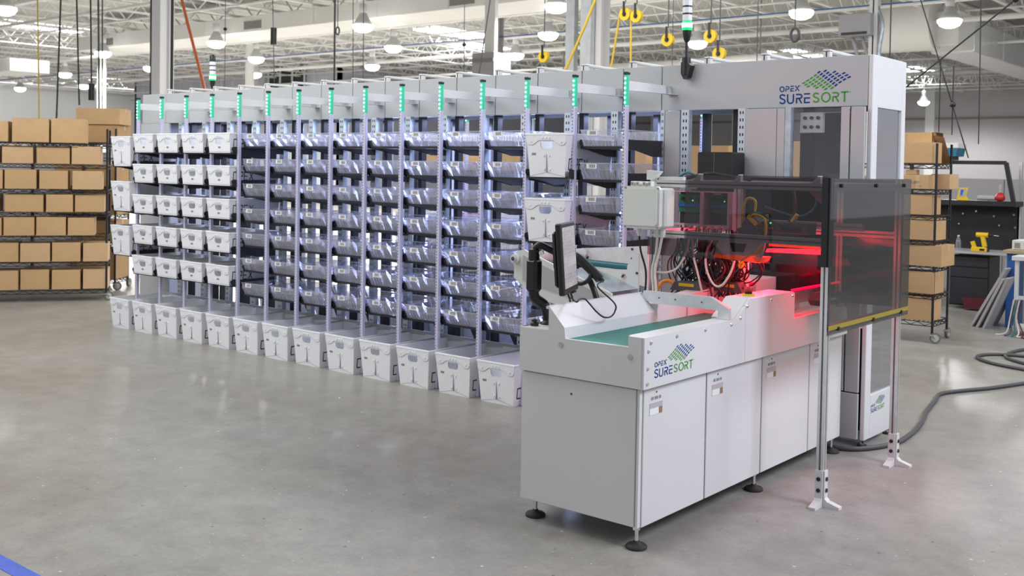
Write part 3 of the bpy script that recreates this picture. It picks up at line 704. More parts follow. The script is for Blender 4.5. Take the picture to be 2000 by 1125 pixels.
for a in ds[1:4]:
    k = MB(); k.box(x1-.02, x1-.006, a-.005, a+.005, .106, .742, 'slot_shadow'); Q('door_gap', k)
k = MB(); k.box(x0+.02, x1-.006, y0+.01, y1-.01, .742, .753, 'slot_shadow'); Q('shadow_gap', k)
# upper skirt: front (camera-left) face cut to the trough, right side with its stepped profile
fz = [(-3.300, .752), (-2.588, .752), (-2.588, .990), (-2.660, .990), (-2.660, .940), (-3.020, .936), (-3.026, .989), (-3.122, 1.086), (-3.122, .967), (-3.300, .966)]
k = MB(); k.prism(fz, 'y', 4.098, 4.118, 'white_paint')
for x, z in ((-3.045, .905), (-2.648, .895)): k.cyl((x, 4.094, z), (x, 4.099, z), .013, 'grey_paint')
Q('front_skirt', k)
sp = [(4.10, .752), (5.085, .752), (5.085, 1.048), (4.985, .989), (4.10, .990)]
k = MB(); k.prism(sp, 'x', -2.590, -2.574, 'white_paint'); so = Q('side_skirt', k)
logo(so, (-2.574, 4.190, .796), (0, 2.36e-4, 0), (0, 0, 1.88e-4), (1, 0, 0))
k = MB(); k.prism([(5.087, .752), (6.47, .752), (6.47, .79), (6.45, .925), (5.686, .925), (5.686, 1.07), (5.66, 1.08), (5.14, 1.084), (5.087, 1.05)], 'x', -2.590, -2.574, 'white_paint'); Q('side_skirt', k)
k = MB()
for y, z in ((4.155, .962), (4.135, .925), (4.132, .845), (4.13, .775), (4.385, .968), (4.66, .968), (4.93, .966), (5.03, .99), (5.10, 1.045), (5.38, 1.055), (5.655, 1.055)):
    k.cyl((-2.574, y, z), (-2.568, y, z), .0115, 'chrome', r1=.006, n=10)
tag(Q('bolts', k), kind='stuff')
# rail tops, trough, belt
k = MB(); k.box(-2.660, -2.5902, 4.118, 4.985, .972, .990, 'white_paint'); k.prism([(4.985, .989), (5.087, 1.05), (5.14, 1.084), (5.66, 1.08), (5.686, 1.07), (5.686, .92), (4.985, .92)], 'x', -2.72, -2.592, 'white_paint')
k.box(-2.672, -2.660, 4.118, 5.0, .90, .991, 'white_paint'); Q('right_rail', k)
k = MB(); k.box(-3.30, -3.12, 4.118, 5.2, .950, .967, 'white_paint'); k.box(-3.30, -3.285, 4.118, 6.45, .752, .967, 'white_paint'); Q('table_top', k)
k = MB(); k.prism([(-3.122, .93), (-3.122, 1.086), (-3.026, .989), (-3.020, .930)], 'y', 4.118, 4.93, 'white_paint'); k.prism([(-3.140, 1.082), (-3.118, 1.090), (-3.122, 1.07), (-3.140, 1.07)], 'y', 4.10, 4.93, 'white_paint'); Q('left_guide', k)
k = MB(); k.prism([(4.932, .75), (5.72, .75), (5.72, 1.088), (4.932, 1.026)], 'x', -3.12, -3.022, 'white_paint'); k.box(-3.28, -3.122, 4.932, 5.72, .76, .985, 'white_paint'); k.box(-3.0215, -3.0205, 5.245, 5.262, .93, 1.04, 'aluminium'); k.box(-3.0215, -3.0205, 5.61, 5.62, .95, 1.05, 'slot_shadow'); Q('left_guide', k)
k = MB(); k.box(-3.02, -2.672, 4.13, 5.45, .915, .934, 'green_belt'); k.cyl((-3.02, 4.14, .917), (-2.672, 4.14, .917), .017, 'green_belt'); Q('belt', k)
k = MB(); k.box(-3.02, -2.70, 5.47, 6.42, .905, .925, 'grey_paint'); Q('scan_bed', k)
k = MB(); k.box(-3.02, -2.59, 5.69, 6.45, .78, .915, 'white_paint'); Q('tunnel_base', k)
k = MB(); k.bbox(-3.22, -3.03, 5.73, 5.90, .93, 1.078, 'white_paint', .003); Q('sensor_cover', k)
k = MB(); k.bbox(-3.25, -3.05, 6.12, 6.50, .93, 1.074, 'white_paint', .003); Q('sensor_cover', k)
# clear guards with red light in their top edges
for x, a, b, za, zb in ((-3.035, 5.74, 6.12, 1.065, 1.075), (-2.61, 5.72, 6.40, 1.085, 1.075)):
    k = MB(); k.box(x, x+.006, a, b, .925, za-.01, 'clear_guard'); Q('clear_guard', k)
    k = MB(); k.box(x-.004, x+.010, a, b, za-.012, za, 'red_rail'); Q('guard_top_rail', k)
k = MB(); k.box(-2.75, -2.72, 5.80, 6.42, .96, .99, 'aluminium'); k.box(-2.75, -2.735, 5.80, 6.42, .93, 1.03, 'aluminium'); Q('inner_rail', k)
for x, y in ((-3.262, 4.20), (-2.632, 4.157), (-2.638, 5.356), (-3.26, 5.36), (-2.64, 6.42), (-3.26, 6.42)):
    k = MB(); k.cyl((x, y, .02), (x, y, .106), .0095, 'chrome', n=10); k.cyl((x, y, .085), (x, y, .106), .018, 'chrome', n=6, smooth=False); fo = Q('levelling_foot', k)
    k = MB(); k.lathe([(.050, 0), (.052, .010), (.044, .018), (.016, .026), (.014, .034)], (x, y, 0), 'dark_rubber', n=20); k.build('foot_pad', fo)
# aluminium deflector: wall across the belt with a leg at the right rail
k = MB(); a, b = (-3.10, 4.955), (-2.672, 4.872)
k.prism([(-3.11, 1.05), (-3.10, 1.098), (-2.69, 1.10), (-2.585, 1.049), (-2.585, .991), (-2.645, .991), (-2.645, 1.034), (-3.03, 1.036)], 'y', 4.915, 4.945, 'brushed_aluminium')
for x in (-3.0, -2.90, -2.74): k.cyl((x, 4.912, 1.068), (x, 4.916, 1.068), .004, 'slot_shadow', n=8)
Q('deflector', k)
k = MB(); k.cyl((-2.645, 5.255, 1.084), (-2.645, 5.255, 1.094), .034, 'yellow_plastic', n=16); k.cyl((-2.645, 5.255, 1.094), (-2.645, 5.255, 1.107), .020, 'black_plastic', n=14); eo = Q('emergency_stop', k)
k = MB(); k.lathe([(.018, 0), (.026, .006), (.027, .016), (.02, .024), (0.004, .026)], (-2.645, 5.255, 1.107), 'red_plastic', n=16); k.build('stop_button', eo)

# ------------------------------------------------------------------ monitor on arm (built locally: screen faces -y, x to the right)
mo = thing('monitor', 'black monitor on a curved arm at the corner of the table', 'monitor', (-3.245, 4.262, .967))
k = MB(); k.bbox(-.165, .165, 0, .030, -.178, .178, 'black_plastic', .006); k.bbox(-.135, .135, .030, .056, -.14, .14, 'black_plastic', .012); k.bbox(-.05, .05, .054, .076, -.05, .05, 'black_plastic', .004)
k.box(.03, .10, -.004, .02, -.184, -.178, 'black_plastic'); hd = k.build('monitor_case', mo, local=True)
hd.location = Vector((-3.163, 4.318, 1.307))-ORG[mo.name]; hd.rotation_euler = (math.radians(-4.5), 0, math.radians(114.2))
k = MB(); k.box(-.142, .142, -.0015, .001, -.146, .156, 'screen_picture'); k.build('screen', hd, local=True)
k = MB(); k.bbox(-3.335, -3.265, 4.17, 4.235, 1.13, 1.30, 'black_plastic', .015); k.cyl((-3.30, 4.20, 1.29), (-3.30, 4.20, 1.345), .028, 'black_plastic')
k.tube([(-3.30, 4.20, 1.345), (-3.28, 4.22, 1.368), (-3.25, 4.25, 1.35), (-3.21, 4.29, 1.325)], .018, 'black_plastic', 8, 4)
k.cyl((-3.262, 4.215, 1.33), (-3.255, 4.20, 1.33), .012, 'chrome')
k.tube([(-3.30, 4.20, 1.14), (-3.295, 4.21, 1.10), (-3.262, 4.245, 1.06), (-3.245, 4.262, .975)], .026, 'black_plastic', 10, 6); k.build('swing_arm', mo)
k = MB(); k.lathe([(.045, 0), (.045, .008), (.028, .018), (.026, .03)], (-3.245, 4.262, .967), 'black_plastic'); k.build('arm_base', mo)
k = MB()
for dx in (0, .02): k.tube([(-3.19+dx, 4.34, 1.13), (-3.185+dx, 4.37, 1.05), (-3.18+dx, 4.36, .968)], .005, 'cable_black', 6, 5)
k.build('monitor_cables', mo)

sc = thing('scanner_stand', 'black gooseneck scanner stand behind the left belt guide', 'stand', (-3.193, 4.62, .967))
k = MB(); k.tube([(-3.19, 4.62, .967), (-3.195, 4.62, 1.03), (-3.215, 4.62, 1.10), (-3.25, 4.62, 1.165)], .016, 'black_plastic', 8, 5); k.build('gooseneck', sc)
k = MB(); pts = [(-3.29+.062*math.cos(t), 4.60+.02*math.sin(t), 1.195+.05*math.sin(t)) for t in [PI*(.9+1.2*i/14) for i in range(15)]]; k.tube(pts, .012, 'black_plastic', 8); k.build('holder_ring', sc)
sn = thing('barcode_scanner', 'black handheld barcode scanner resting in the gooseneck stand', 'scanner', (-3.28, 4.62, 1.19))
k = MB(); k.tube([(-3.375, 4.60, 1.262), (-3.345, 4.60, 1.285), (-3.31, 4.605, 1.275), (-3.27, 4.61, 1.245), (-3.225, 4.615, 1.21), (-3.185, 4.62, 1.175)], .026, 'black_plastic', 10, 4); k.build('handle', sn)
k = MB(); k.bbox(-3.40, -3.33, 4.565, 4.635, 1.235, 1.31, 'black_plastic', .014); k.build('scanner_head', sn)
k = MB(); k.cyl((-3.195, 4.62, 1.185), (-3.165, 4.622, 1.165), .018, 'black_plastic', r1=.010); k.build('cable_boot', sn)
k = MB(); k.tube([(-3.17, 4.622, 1.168), (-3.09, 4.465, 1.154), (-2.985, 4.463, 1.08), (-2.985, 4.469, 1.038), (-2.985, 4.429, 1.014), (-2.985, 4.365, 1.02), (-2.985, 4.302, 1.054), (-2.985, 4.248, 1.094), (-2.985, 4.204, 1.123), (-2.985, 4.161, 1.126), (-2.985, 4.136, 1.114), (-3.145, 4.3, 1.1), (-3.16, 4.36, 0.97)], .0042, 'cable_black', 6, 7)
k.build('cord', sn)
k = MB(); k.lathe([(.02, 0), (.022, .012), (.012, .02)], (-3.262, 4.165, .967), 'black_plastic'); k.lathe([(.012, .02), (.016, .03), (.004, .036)], (-3.262, 4.165, .967), 'black_plastic')
tag(k.build('rubber_bumper'), 'small black knob on the table corner below the monitor', 'knob')

# ------------------------------------------------------------------ reject chute beside the table
ch = thing('reject_chute', 'grey metal reject chute with a green roller behind the monitor', 'chute', (-3.7, 5.2, 0))
def Cb(n, k): return k.build(n, ch)
k = MB(); k.prism([(-4.00, 1.10), (-4.00, 1.235), (-3.975, 1.262), (-3.93, 1.272), (-3.30, 1.065), (-3.30, .93), (-3.40, .90), (-3.86, 1.01)], 'y', 4.90, 4.915, 'box_beige'); Cb('side_plate', k)
k = MB(); k.prism([(-3.93, 1.24), (-3.33, 1.04), (-3.33, .97), (-3.93, 1.09)], 'y', 4.894, 4.900, 'board_grey'); Cb('cover_strip', k)
k = MB(); k.prism([(-4.0, 1.10), (-4.0, 1.243), (-3.50, 1.287), (-3.50, 1.03)], 'y', 5.60, 5.612, 'brushed_aluminium')
for x, z in ((-3.98, 1.205), (-3.62, 1.26), (-3.62, 1.20)): k.cyl((x, 5.596, z), (x, 5.601, z), .008, 'slot_shadow', n=8)
Cb('side_plate', k)
k = MB(); k.prism([(-3.80, 1.15), (-3.44, 1.165), (-3.44, 1.09), (-3.47, 1.06), (-3.80, 1.13)], 'y', 5.285, 5.295, 'box_beige'); Cb('end_plate', k)
k = MB(); k.cyl((-3.76, 5.30, 1.185), (-3.425, 5.30, 1.178), .020, 'cable_teal', n=14); k.cyl((-3.77, 5.30, 1.185), (-3.41, 5.30, 1.178), .008, 'chrome'); Cb('roller', k)
k = MB(); k.prism([(-3.44, 1.02), (-3.44, 1.19), (-3.385, 1.265), (-3.36, 1.265), (-3.36, 1.02)], 'y', 5.27, 5.28, 'white_paint'); k.cyl((-3.37, 5.266, 1.15), (-3.37, 5.271, 1.15), .008, 'slot_shadow'); Cb('corner_plate', k)
k = MB(); k.poly([(-3.95, 4.92, 1.06), (-3.30, 4.92, .955), (-3.30, 5.59, .955), (-3.95, 5.59, 1.06)], 'brushed_aluminium'); k.poly([(-3.70, 4.92, 1.16), (-3.36, 4.92, 1.06), (-3.36, 5.28, 1.06), (-3.70, 5.28, 1.16)], 'galvanised'); Cb('slide_bed', k)
k = MB(); k.poly([(-3.55, 5.283, 1.105), (-3.30, 5.283, .985), (-3.30, 5.0, .97), (-3.55, 5.0, 1.08)], 'brushed_aluminium'); Cb('slide_bed', k)
k = MB(); k.cyl((-3.985, 4.88, 1.215), (-3.985, 5.58, 1.215), .030, 'white_paint', n=16); k.cyl((-3.985, 4.868, 1.215), (-3.985, 4.885, 1.215), .018, 'aluminium', n=12); k.cyl((-3.985, 4.866, 1.215), (-3.985, 4.870, 1.215), .012, 'slot_shadow', n=12); Cb('idler_roller', k)
k = MB()
for x, y, z in ((-3.955, 5.594, 1.185), (-3.475, 5.283, 1.125)):
    k.cyl((x, y, z), (x, y+.003, z), .020, 'label_white', n=18); k.cyl((x, y-.001, z), (x, y+.002, z), .0165, 'red_plastic', n=18); k.cyl((x, y-.002, z), (x, y+.001, z), .014, 'label_white', n=18)
    for j in (-1, 0, 1): k.bar((x+j*.006-.004, y-.003, z-.009), (x+j*.006+.004, y-.003, z+.009), .002, .004, 'ink')
Cb('warning_sticker', k)
k = MB()
for x, y in ((-3.80, 5.0), (-3.80, 5.5)): k.cyl((x, y, 0), (x, y, 1.03), .018, 'aluminium', n=10)
k.box(-3.86, -3.74, 4.95, 5.55, .0, .012, 'aluminium'); Cb('support_leg', k)
k = MB(); k.poly([(-4.05, 4.6, .93), (-3.5, 4.6, .93), (-3.5, 5.6, .93), (-4.05, 5.6, .93)], 'clear_guard'); Cb('clear_shelf', k)

# ================================================================== SCANNING TUNNEL GUARD
GD = thing('guard_enclosure', 'smoked guard enclosure on aluminium posts around the red lit tunnel', 'guard', (-2.7, 5.85, 0))
def Gq(n, k): return k.build(n, GD)
def extr(k, x, y, z0, z1, a=.04, m='aluminium'):
    h = a/2; s = .005
    for i in (-1, 1):
        for j in (-1, 1): k.box(x+(i*h if i < 0 else s), x+(-s if i < 0 else h), y+(j*h if j < 0 else s), y+(-s if j < 0 else h), z0, z1, m)
    k.box(x-h*.55, x+h*.55, y-h*.55, y+h*.55, z0, z1, 'grille' if m == 'aluminium' else m); return k
def foot(o, x, y, bothx=True):
    k = MB()
    k.prism([(x+.021, 0), (x+.11, 0), (x+.11, .012), (x+.045, .03), (x+.030, .045), (x+.030, .19), (x+.021, .19)], 'y', y-.02, y+.02, 'white_paint')
    k.prism([(y-.021, 0), (y-.11, 0), (y-.11, .012), (y-.045, .03), (y-.030, .045), (y-.030, .19), (y-.021, .19)], 'x', x-.02, x+.02, 'white_paint')
    for z in (.085, .145): k.cyl((x+.030, y, z), (x+.036, y, z), .011, 'black_steel', n=10); k.cyl((x, y-.030, z), (x, y-.036, z), .011, 'black_steel', n=10)
    k.build('post_foot', o)
for x, y, z0 in ((-2.252, 5.352, 0), (-2.252, 6.42, 0)):
    o = Gq('guard_post', extr(MB(), x, y, z0, 1.725)); foot(o, x, y)
for x, y, z0 in ((-3.306, 5.352, .967), (-3.306, 6.42, .76), (-2.985, 5.77, .93), (-2.62, 6.44, .93)):
    Gq('inner_post', extr(MB(), x, y, z0, 1.70))
def rail(p0, p1, m='aluminium', h=.04):
    k = MB(); p0, p1 = Vector(p0), Vector(p1)
    k.bar(p0+Vector((0, 0, h*.3)), p1+Vector((0, 0, h*.3)), h, h*.4, m); k.bar(p0-Vector((0, 0, h*.3)), p1-Vector((0, 0, h*.3)), h, h*.4, m); k.bar(p0, p1, h*.5, h*.3, 'grille'); Gq('rail', k)
rail((-3.33, 5.352, 1.680), (-2.272, 5.352, 1.680)); rail((-3.326, 5.352, 1.388), (-2.272, 5.352, 1.388))
rail((-3.326, 6.42, 1.680), (-2.272, 6.42, 1.680)); rail((-3.326, 6.42, 1.388), (-2.272, 6.42, 1.388))
rail((-2.252, 5.372, 1.680), (-2.252, 6.40, 1.680)); rail((-3.306, 5.372, 1.680), (-3.306, 6.40, 1.680)); rail((-3.306, 5.372, 1.388), (-3.306, 6.40, 1.388)); rail((-2.252, 5.372, .93), (-2.252, 6.40, .93))
rail((-2.272, 5.9, 1.45), (-2.9, 5.9, 1.45))
k = MB()
for x, y in ((-2.29, 5.352), (-3.0, 5.352), (-2.75, 5.352)): k.prism([(x-.05, 1.70), (x, 1.70), (x, 1.74), (x-.012, 1.74)], 'y', y-.015, y+.015, 'aluminium')
k.prism([(-2.272, 1.66), (-2.272, 1.58), (-2.36, 1.66)], 'y', 5.345, 5.36, 'red_lit_steel'); k.prism([(-3.29, 1.36), (-3.29, 1.27), (-3.20, 1.36)], 'y', 5.345, 5.36, 'red_lit_steel'); Gq('corner_bracket', k)
# smoked front panel (L shaped around the junction box) and smoked side panel
k = MB(); k.prism([(-3.087, 1.735), (-2.236, 1.735), (-2.236, 1.262), (-3.332, 1.262), (-3.332, 1.362), (-3.087, 1.362)], 'y', 5.318, 5.324, 'dark_smoked_panel'); Gq('front_panel', k)
k = MB(); k.box(-2.226, -2.220, 5.318, 6.525, .905, 1.728, 'smoked_panel'); sd = Gq('side_panel', k)
k = MB()
for y in (5.45, 5.95, 6.40):
    for z in (1.69, .93): k.cyl((-2.221, y, z), (-2.211, y, z), .011, 'black_steel', n=10)
tag(k.build('panel_bolts', sd), kind='stuff')
k = MB(); k.box(-2.2195, -2.2188, 5.322, 6.522, .930, .955, 'olive_tape'); k.build('yellow_tape', sd)
k = MB(); k.box(-3.29, -2.99, 5.93, 5.94, .93, 1.30, 'white_paint'); Gq('back_plate', k)
k = MB(); k.box(-3.28, -2.275, 6.445, 6.451, .95, 1.72, 'rear_smoke'); Gq('rear_panel', k)
k = MB(); k.box(-2.272, -2.230, 5.325, 5.331, 1.262, 1.73, 'black_plastic'); k.box(-2.231, -2.226, 5.325, 5.375, 1.262, 1.73, 'black_plastic'); Gq('edge_seal', k)

# junction box on the frame
jb = thing('junction_box', 'pale plastic junction box with a hinged lid on the guard frame', 'electrical box', (-3.28, 5.25, 1.41))
k = MB(); k.bbox(-3.408, -3.155, 5.225, 5.325, 1.425, 1.655, 'box_beige', .012); k.build('box_body', jb)
k = MB(); k.prism([(-3.418, 1.43), (-3.418, 1.65), (-3.40, 1.662), (-3.20, 1.662), (-3.178, 1.645), (-3.178, 1.435), (-3.195, 1.418), (-3.40, 1.418)], 'y', 5.190, 5.226, 'box_beige')
k.prism([(-3.405, 1.445), (-3.405, 1.64), (-3.395, 1.648), (-3.21, 1.648), (-3.192, 1.632), (-3.192, 1.45), (-3.205, 1.435), (-3.395, 1.435)], 'y', 5.182, 5.191, 'box_beige'); ld = k.build('lid', jb)
k = MB()
for x, z in ((-3.408, 1.652), (-3.188, 1.652), (-3.408, 1.428), (-3.188, 1.428)): k.cyl((x, 5.184, z), (x, 5.192, z), .006, 'grille', n=8)
tag(k.build('lid_screws', ld), kind='stuff')
for x in (-3.37, -3.335, -3.29, -3.255):
    k = MB(); k.bbox(x-.012, x+.012, 5.20, 5.24, 1.66, 1.690, 'box_beige', .003); k.box(x-.007, x+.007, 5.198, 5.201, 1.668, 1.684, 'grille'); k.build('hinge_clip', jb)
for x in (-3.36, -3.235, -3.20):
    k = MB(); k.cyl((x, 5.27, 1.385), (x, 5.27, 1.426), .016, 'box_beige', n=8, smooth=False); k.cyl((x, 5.27, 1.37), (x, 5.27, 1.39), .011, 'box_beige', n=10); k.build('cable_gland', jb)
k = MB(); k.prism([(-3.33, 1.70), (-3.285, 1.70), (-3.24, 1.75), (-3.33, 1.755)], 'y', 5.29, 5.33, 'white_paint'); k.box(-3.26, -3.10, 5.31, 5.35, 1.70, 1.72, 'white_paint'); k.build('mounting_bracket', jb)

# control board rack behind the smoked panel
cb = thing('control_board_rack', 'rack of green circuit boards with blue strips behind smoked panel', 'circuit boards', (-3.2, 5.77, 1.42))
k = MB(); k.box(-3.40, -3.01, 5.80, 5.81, 1.42, 1.63, 'black_board'); k.box(-3.42, -3.0, 5.72, 5.80, 1.422, 1.43, 'red_lit_steel'); k.box(-3.40, -3.0, 5.72, 5.80, 1.625, 1.632, 'red_lit_steel'); k.box(-3.02, -2.985, 5.70, 5.80, 1.40, 1.63, 'red_lit_steel'); k.box(-3.205, -3.19, 5.70, 5.80, 1.42, 1.63, 'red_lit_steel'); k.build('board_frame', cb)
for a, b in ((-3.40, -3.21), (-3.18, -3.03)):
    k = MB(); k.box(a, b, 5.785, 5.795, 1.50, 1.61, 'pcb_green')
    for i in range(7):
        x = random.uniform(a+.01, b-.03); z = random.uniform(1.56, 1.60); k.box(x, x+.018, 5.778, 5.785, z-.012, z+.006, 'black_board')
    k.cyl((a+.10, 5.776, 1.573), (a+.10, 5.781, 1.573), .004, 'green_lens', n=8); bo = k.build('circuit_board', cb)
    k = MB(); k.box(a, b, 5.775, 5.785, 1.535, 1.552, 'pcb_blue'); k.build('terminal_strip', bo)
for i in range(7):
    k = MB(); k.lathe([(.013, -.02), (.015, -.012), (.015, -.002), (.006, 0)], (-3.33+i*.048, 5.735, 1.420), 'red_lit_steel', n=10); k.build('cable_grommet', cb)
k = MB(); k.box(-3.16, -3.10, 5.77, 5.78, 1.612, 1.622, 'label_white'); k.build('white_tag', cb)

# vision cameras and red light bars
def text_mesh(txt, size, m, parent, loc, rot, name='printed_text'):
    cu = bpy.data.curves.new(name, 'FONT'); cu.body = txt; cu.size = size; cu.extrude = .0003; cu.align_x = 'CENTER'
    t = bpy.data.objects.new(name, cu); COL.objects.link(t); dg = bpy.context.evaluated_depsgraph_get()
    me = bpy.data.meshes.new_from_object(t.evaluated_get(dg)); bpy.data.objects.remove(t); me.materials.clear(); me.materials.append(MATS[m])
    o = bpy.data.objects.new(name, me); COL.objects.link(o); o.parent = parent
    p = parent
    while p.parent: p = p.parent
    o.location = Vector(loc)-ORG.get(p.name, Vector()); o.rotation_euler = rot; return o
vc = thing('vision_camera', 'black vision camera with a yellow band above the middle rail', 'camera', (-2.81, 5.6, 1.43))
k = MB(); k.prism([(-2.885, 1.425), (-2.87, 1.39), (-2.76, 1.395), (-2.745, 1.43), (-2.765, 1.445), (-2.86, 1.435)], 'y', 5.56, 5.64, 'sensor_grey'); k.build('lens_housing', vc)
k = MB(); k.bar((-2.83, 5.60, 1.43), (-2.775, 5.60, 1.495), .07, .07, 'sensor_grey'); k.build('camera_body', vc)
k = MB(); k.bar((-2.797, 5.60, 1.470), (-2.780, 5.60, 1.490), .074, .074, 'yellow_plastic'); k.build('yellow_band', vc)
vr = thing('vision_reader', 'grey box camera lettered in yellow inside the guard, right of the black camera', 'camera', (-2.6, 5.62, 1.42))
k = MB(); k.bbox(-2.74, -2.45, 5.58, 5.68, 1.41, 1.478, 'sensor_grey', .006); k.box(-2.62, -2.5, 5.576, 5.58, 1.425, 1.45, 'black_board'); k.build('reader_body', vr)
k = MB(); k.box(-2.752, -2.655, 5.574, 5.578, 1.428, 1.450, 'black_board'); pl = k.build('name_plate', vr)
text_mesh('COGNEX', .021, 'yellow_plastic', pl, (-2.7035, 5.5735, 1.4315), (PI/2, 0, 0))
k = MB(); k.cyl((-2.56, 5.6, 1.478), (-2.53, 5.6, 1.52), .014, 'yellow_plastic'); k.cyl((-2.715, 5.6, 1.478), (-2.715, 5.6, 1.515), .010, 'yellow_plastic'); k.cyl((-2.68, 5.578, 1.468), (-2.68, 5.573, 1.468), .005, 'green_lens', n=8); k.build('connectors', vr)
lb = thing('light_bar', 'grey hooded light bar with a glowing orange lower edge', 'light bar', (-2.86, 5.58, 1.27))
k = MB(); k.prism([(-3.03, 1.275), (-2.965, 1.362), (-2.68, 1.362), (-2.70, 1.272)], 'y', 5.52, 5.526, 'aluminium'); k.prism([(-2.965, 1.355), (-2.965, 1.362), (-2.68, 1.362), (-2.68, 1.355)], 'y', 5.526, 5.66, 'aluminium'); k.prism([(-2.90, 1.345), (-2.80, 1.345), (-2.815, 1.295), (-2.885, 1.295)], 'y', 5.515, 5.52, 'black_board'); k.build('hood', lb)
k = MB(); k.prism([(-3.02, 1.272), (-3.0, 1.252), (-2.72, 1.240), (-2.70, 1.272)], 'y', 5.522, 5.64, 'led_orange'); k.build('glowing_edge', lb)
lr = thing('light_bar', 'bright red light bar under the middle rail beside the grey post', 'light bar', (-2.5, 5.62, 1.33))
k = MB(); k.prism([(-2.70, 1.302), (-2.69, 1.322), (-2.36, 1.335), (-2.34, 1.308)], 'y', 5.56, 5.60, 'led_red'); k.build('red_diffuser', lr)
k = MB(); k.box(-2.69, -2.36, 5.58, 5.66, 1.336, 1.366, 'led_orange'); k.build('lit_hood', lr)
k = MB(); k.box(-2.70, -2.34, 5.60, 5.70, 1.366, 1.372, 'sensor_grey'); k.build('bar_back', lr)
def lamp_red(loc, target, sx, sy, p):
    o = area('red_tunnel_light', loc, target, sx, sy, p, (1, .02, .05)); return o
lamp_red((-2.62, 5.70, 1.29), (-2.75, 5.9, .8), .45, .12, 4.5); lamp_red((-2.95, 5.95, 1.27), (-2.9, 5.5, .9), .3, .12, 6); lamp_red((-2.34, 5.75, 1.26), (-2.25, 5.4, 0), .12, .2, 1.0); lamp_red((-3.0, 6.0, 1.28), (-3.2, 5.2, 1.0), .25, .2, 5); lamp_red((-2.72, 5.50, 1.24), (-3.05, 5.25, .98), .2, .1, 1.4)
sx_ = thing('side_scanner', 'black fixed scanner beside the tunnel belt next to the front post', 'scanner', (-2.5, 5.98, .99))
k = MB(); k.prism([(5.83, 1.02), (5.87, .985), (6.10, .985), (6.12, 1.02), (6.10, 1.055), (5.90, 1.06)], 'x', -2.56, -2.47, 'black_plastic'); k.box(-2.5, -2.48, 6.0, 6.05, .925, .99, 'aluminium'); k.build('scanner_body', sx_)
k = MB(); k.box(-2.4695, -2.468, 5.95, 6.03, 1.016, 1.028, 'label_white'); k.build('printed_mark', sx_)
for i, (x, y, lb_) in enumerate(((-3.14, 5.41, 'black drive unit with a yellow label below the hanging cables, nearer one'), (-2.96, 5.56, 'black drive unit with a yellow label below the hanging cables, farther one'))):
    du = thing('drive_unit', lb_, 'drive unit', (x, y, 1.07)); k = MB(); k.prism([(x-.09, 1.055), (x-.06, 1.105), (x+.09, 1.112), (x+.12, 1.055)], 'y', y, y+.09, 'sensor_grey'); k.build('unit_body', du)
    k = MB(); k.box(x-.03, x+.07, y-.002, y, 1.082, 1.100, 'yellow_plastic'); k.build('yellow_label', du)
    k = MB(); k.tube([(x-.085, y+.04, 1.085), (x-.12, y+.04, 1.10), (x-.16, y+.03, 1.09), (x-.18, y, 1.04)], .012, 'orange_plastic', 8, 5); k.build('orange_plug', du)

# hanging cable bundle inside the tunnel
random.seed(11)
cols = ['cable_black']*8+['cable_red']*2+['cable_teal']*4+['cable_grey']
names = {'cable_black': 'black', 'cable_red': 'dark red', 'cable_teal': 'teal', 'cable_grey': 'grey', 'cable_white': 'white', 'cable_yellow': 'yellow'}
def cable(pts, r, m, label, group=None, sm=6):
    k = MB(); k.tube(pts, r, m, 6, sm); return tag(k.build('cable'), label, 'cable', group)
for i in range(70):
    m = random.choice(cols); x = random.uniform(-3.25, -2.93); y = random.uniform(5.47, 5.72); z = 1.37
    side = 'left' if x < -3.14 else 'right' if x > -3.04 else 'middle'; way = 'hanging straight'
    pts = [(x, y, z+random.uniform(0, .05))]
    if random.random() < .5:
        way = 'curling in a loop'; cx, rr = x+random.uniform(-.03, .10), random.uniform(.05, .12); zc = random.uniform(1.14, 1.22)
        pts += [(x, y, 1.30), (cx-rr*.6, y+.01, zc+rr*.6), (cx-rr, y, zc), (cx, y-.01, zc-rr*.8), (cx+rr, y, zc), (cx+rr*.5, y+.02, zc+rr*.7), (cx-rr*.3, y+.03, zc+rr*.3), (x+random.uniform(-.05, .05), y+.02, 1.02)]
    else:
        a, b = random.uniform(-.10, .12), random.uniform(-.10, .10)
        pts += [(x+a*.2, y, 1.30), (x+a, y, 1.21), (x+a*.8+b*.4, y, 1.12), (x+b, y+.02, 1.02)]
    cable(pts, random.uniform(.0035, .0062), m, '%s cable %s in the %s third of the tangled bundle' % (names[m], way, side), '%s cables %s, %s third of the bundle' % (names[m], way, side), 4)
cable([(-3.08, 5.36, 1.365), (-3.085, 5.34, 1.29), (-3.13, 5.33, 1.20), (-3.20, 5.33, 1.165), (-3.27, 5.33, 1.16)], .0065, 'cable_white', 'white cable curving left out of the hanging bundle')
cable([(-2.93, 5.36, 1.37), (-2.955, 5.34, 1.29), (-2.945, 5.33, 1.20), (-2.90, 5.33, 1.12), (-2.85, 5.33, 1.115), (-2.815, 5.36, 1.18), (-2.82, 5.42, 1.25)], .0065, 'cable_white', 'white cable dipping in a deep loop at the right of the bundle')
cable([(-3.055, 5.35, 1.37), (-3.03, 5.33, 1.27), (-3.0, 5.33, 1.17), (-2.975, 5.34, 1.06)], .006, 'cable_white', 'pale cable running straight down through the middle of the bundle')
for i, (x, m, l) in enumerate(((-3.255, 'cable_white', 'left of the two pale cables strapped to the guard post'), (-3.235, 'cable_white', 'right of the two pale cables strapped to the guard post'), (-3.36, 'cable_black', 'black cable running down from the left gland of the junction box'))):
    cable([(-3.235+.03*i if i < 2 else -3.36, 5.27, 1.375), (x, 5.29, 1.28), (x-.03+.06*(i == 2), 5.30, 1.17), (x-.02+.05*(i == 2), 5.30, 1.05), (x-.03+.04*(i == 2), 5.30, .972)], .008 if i < 2 else .006, m, l)
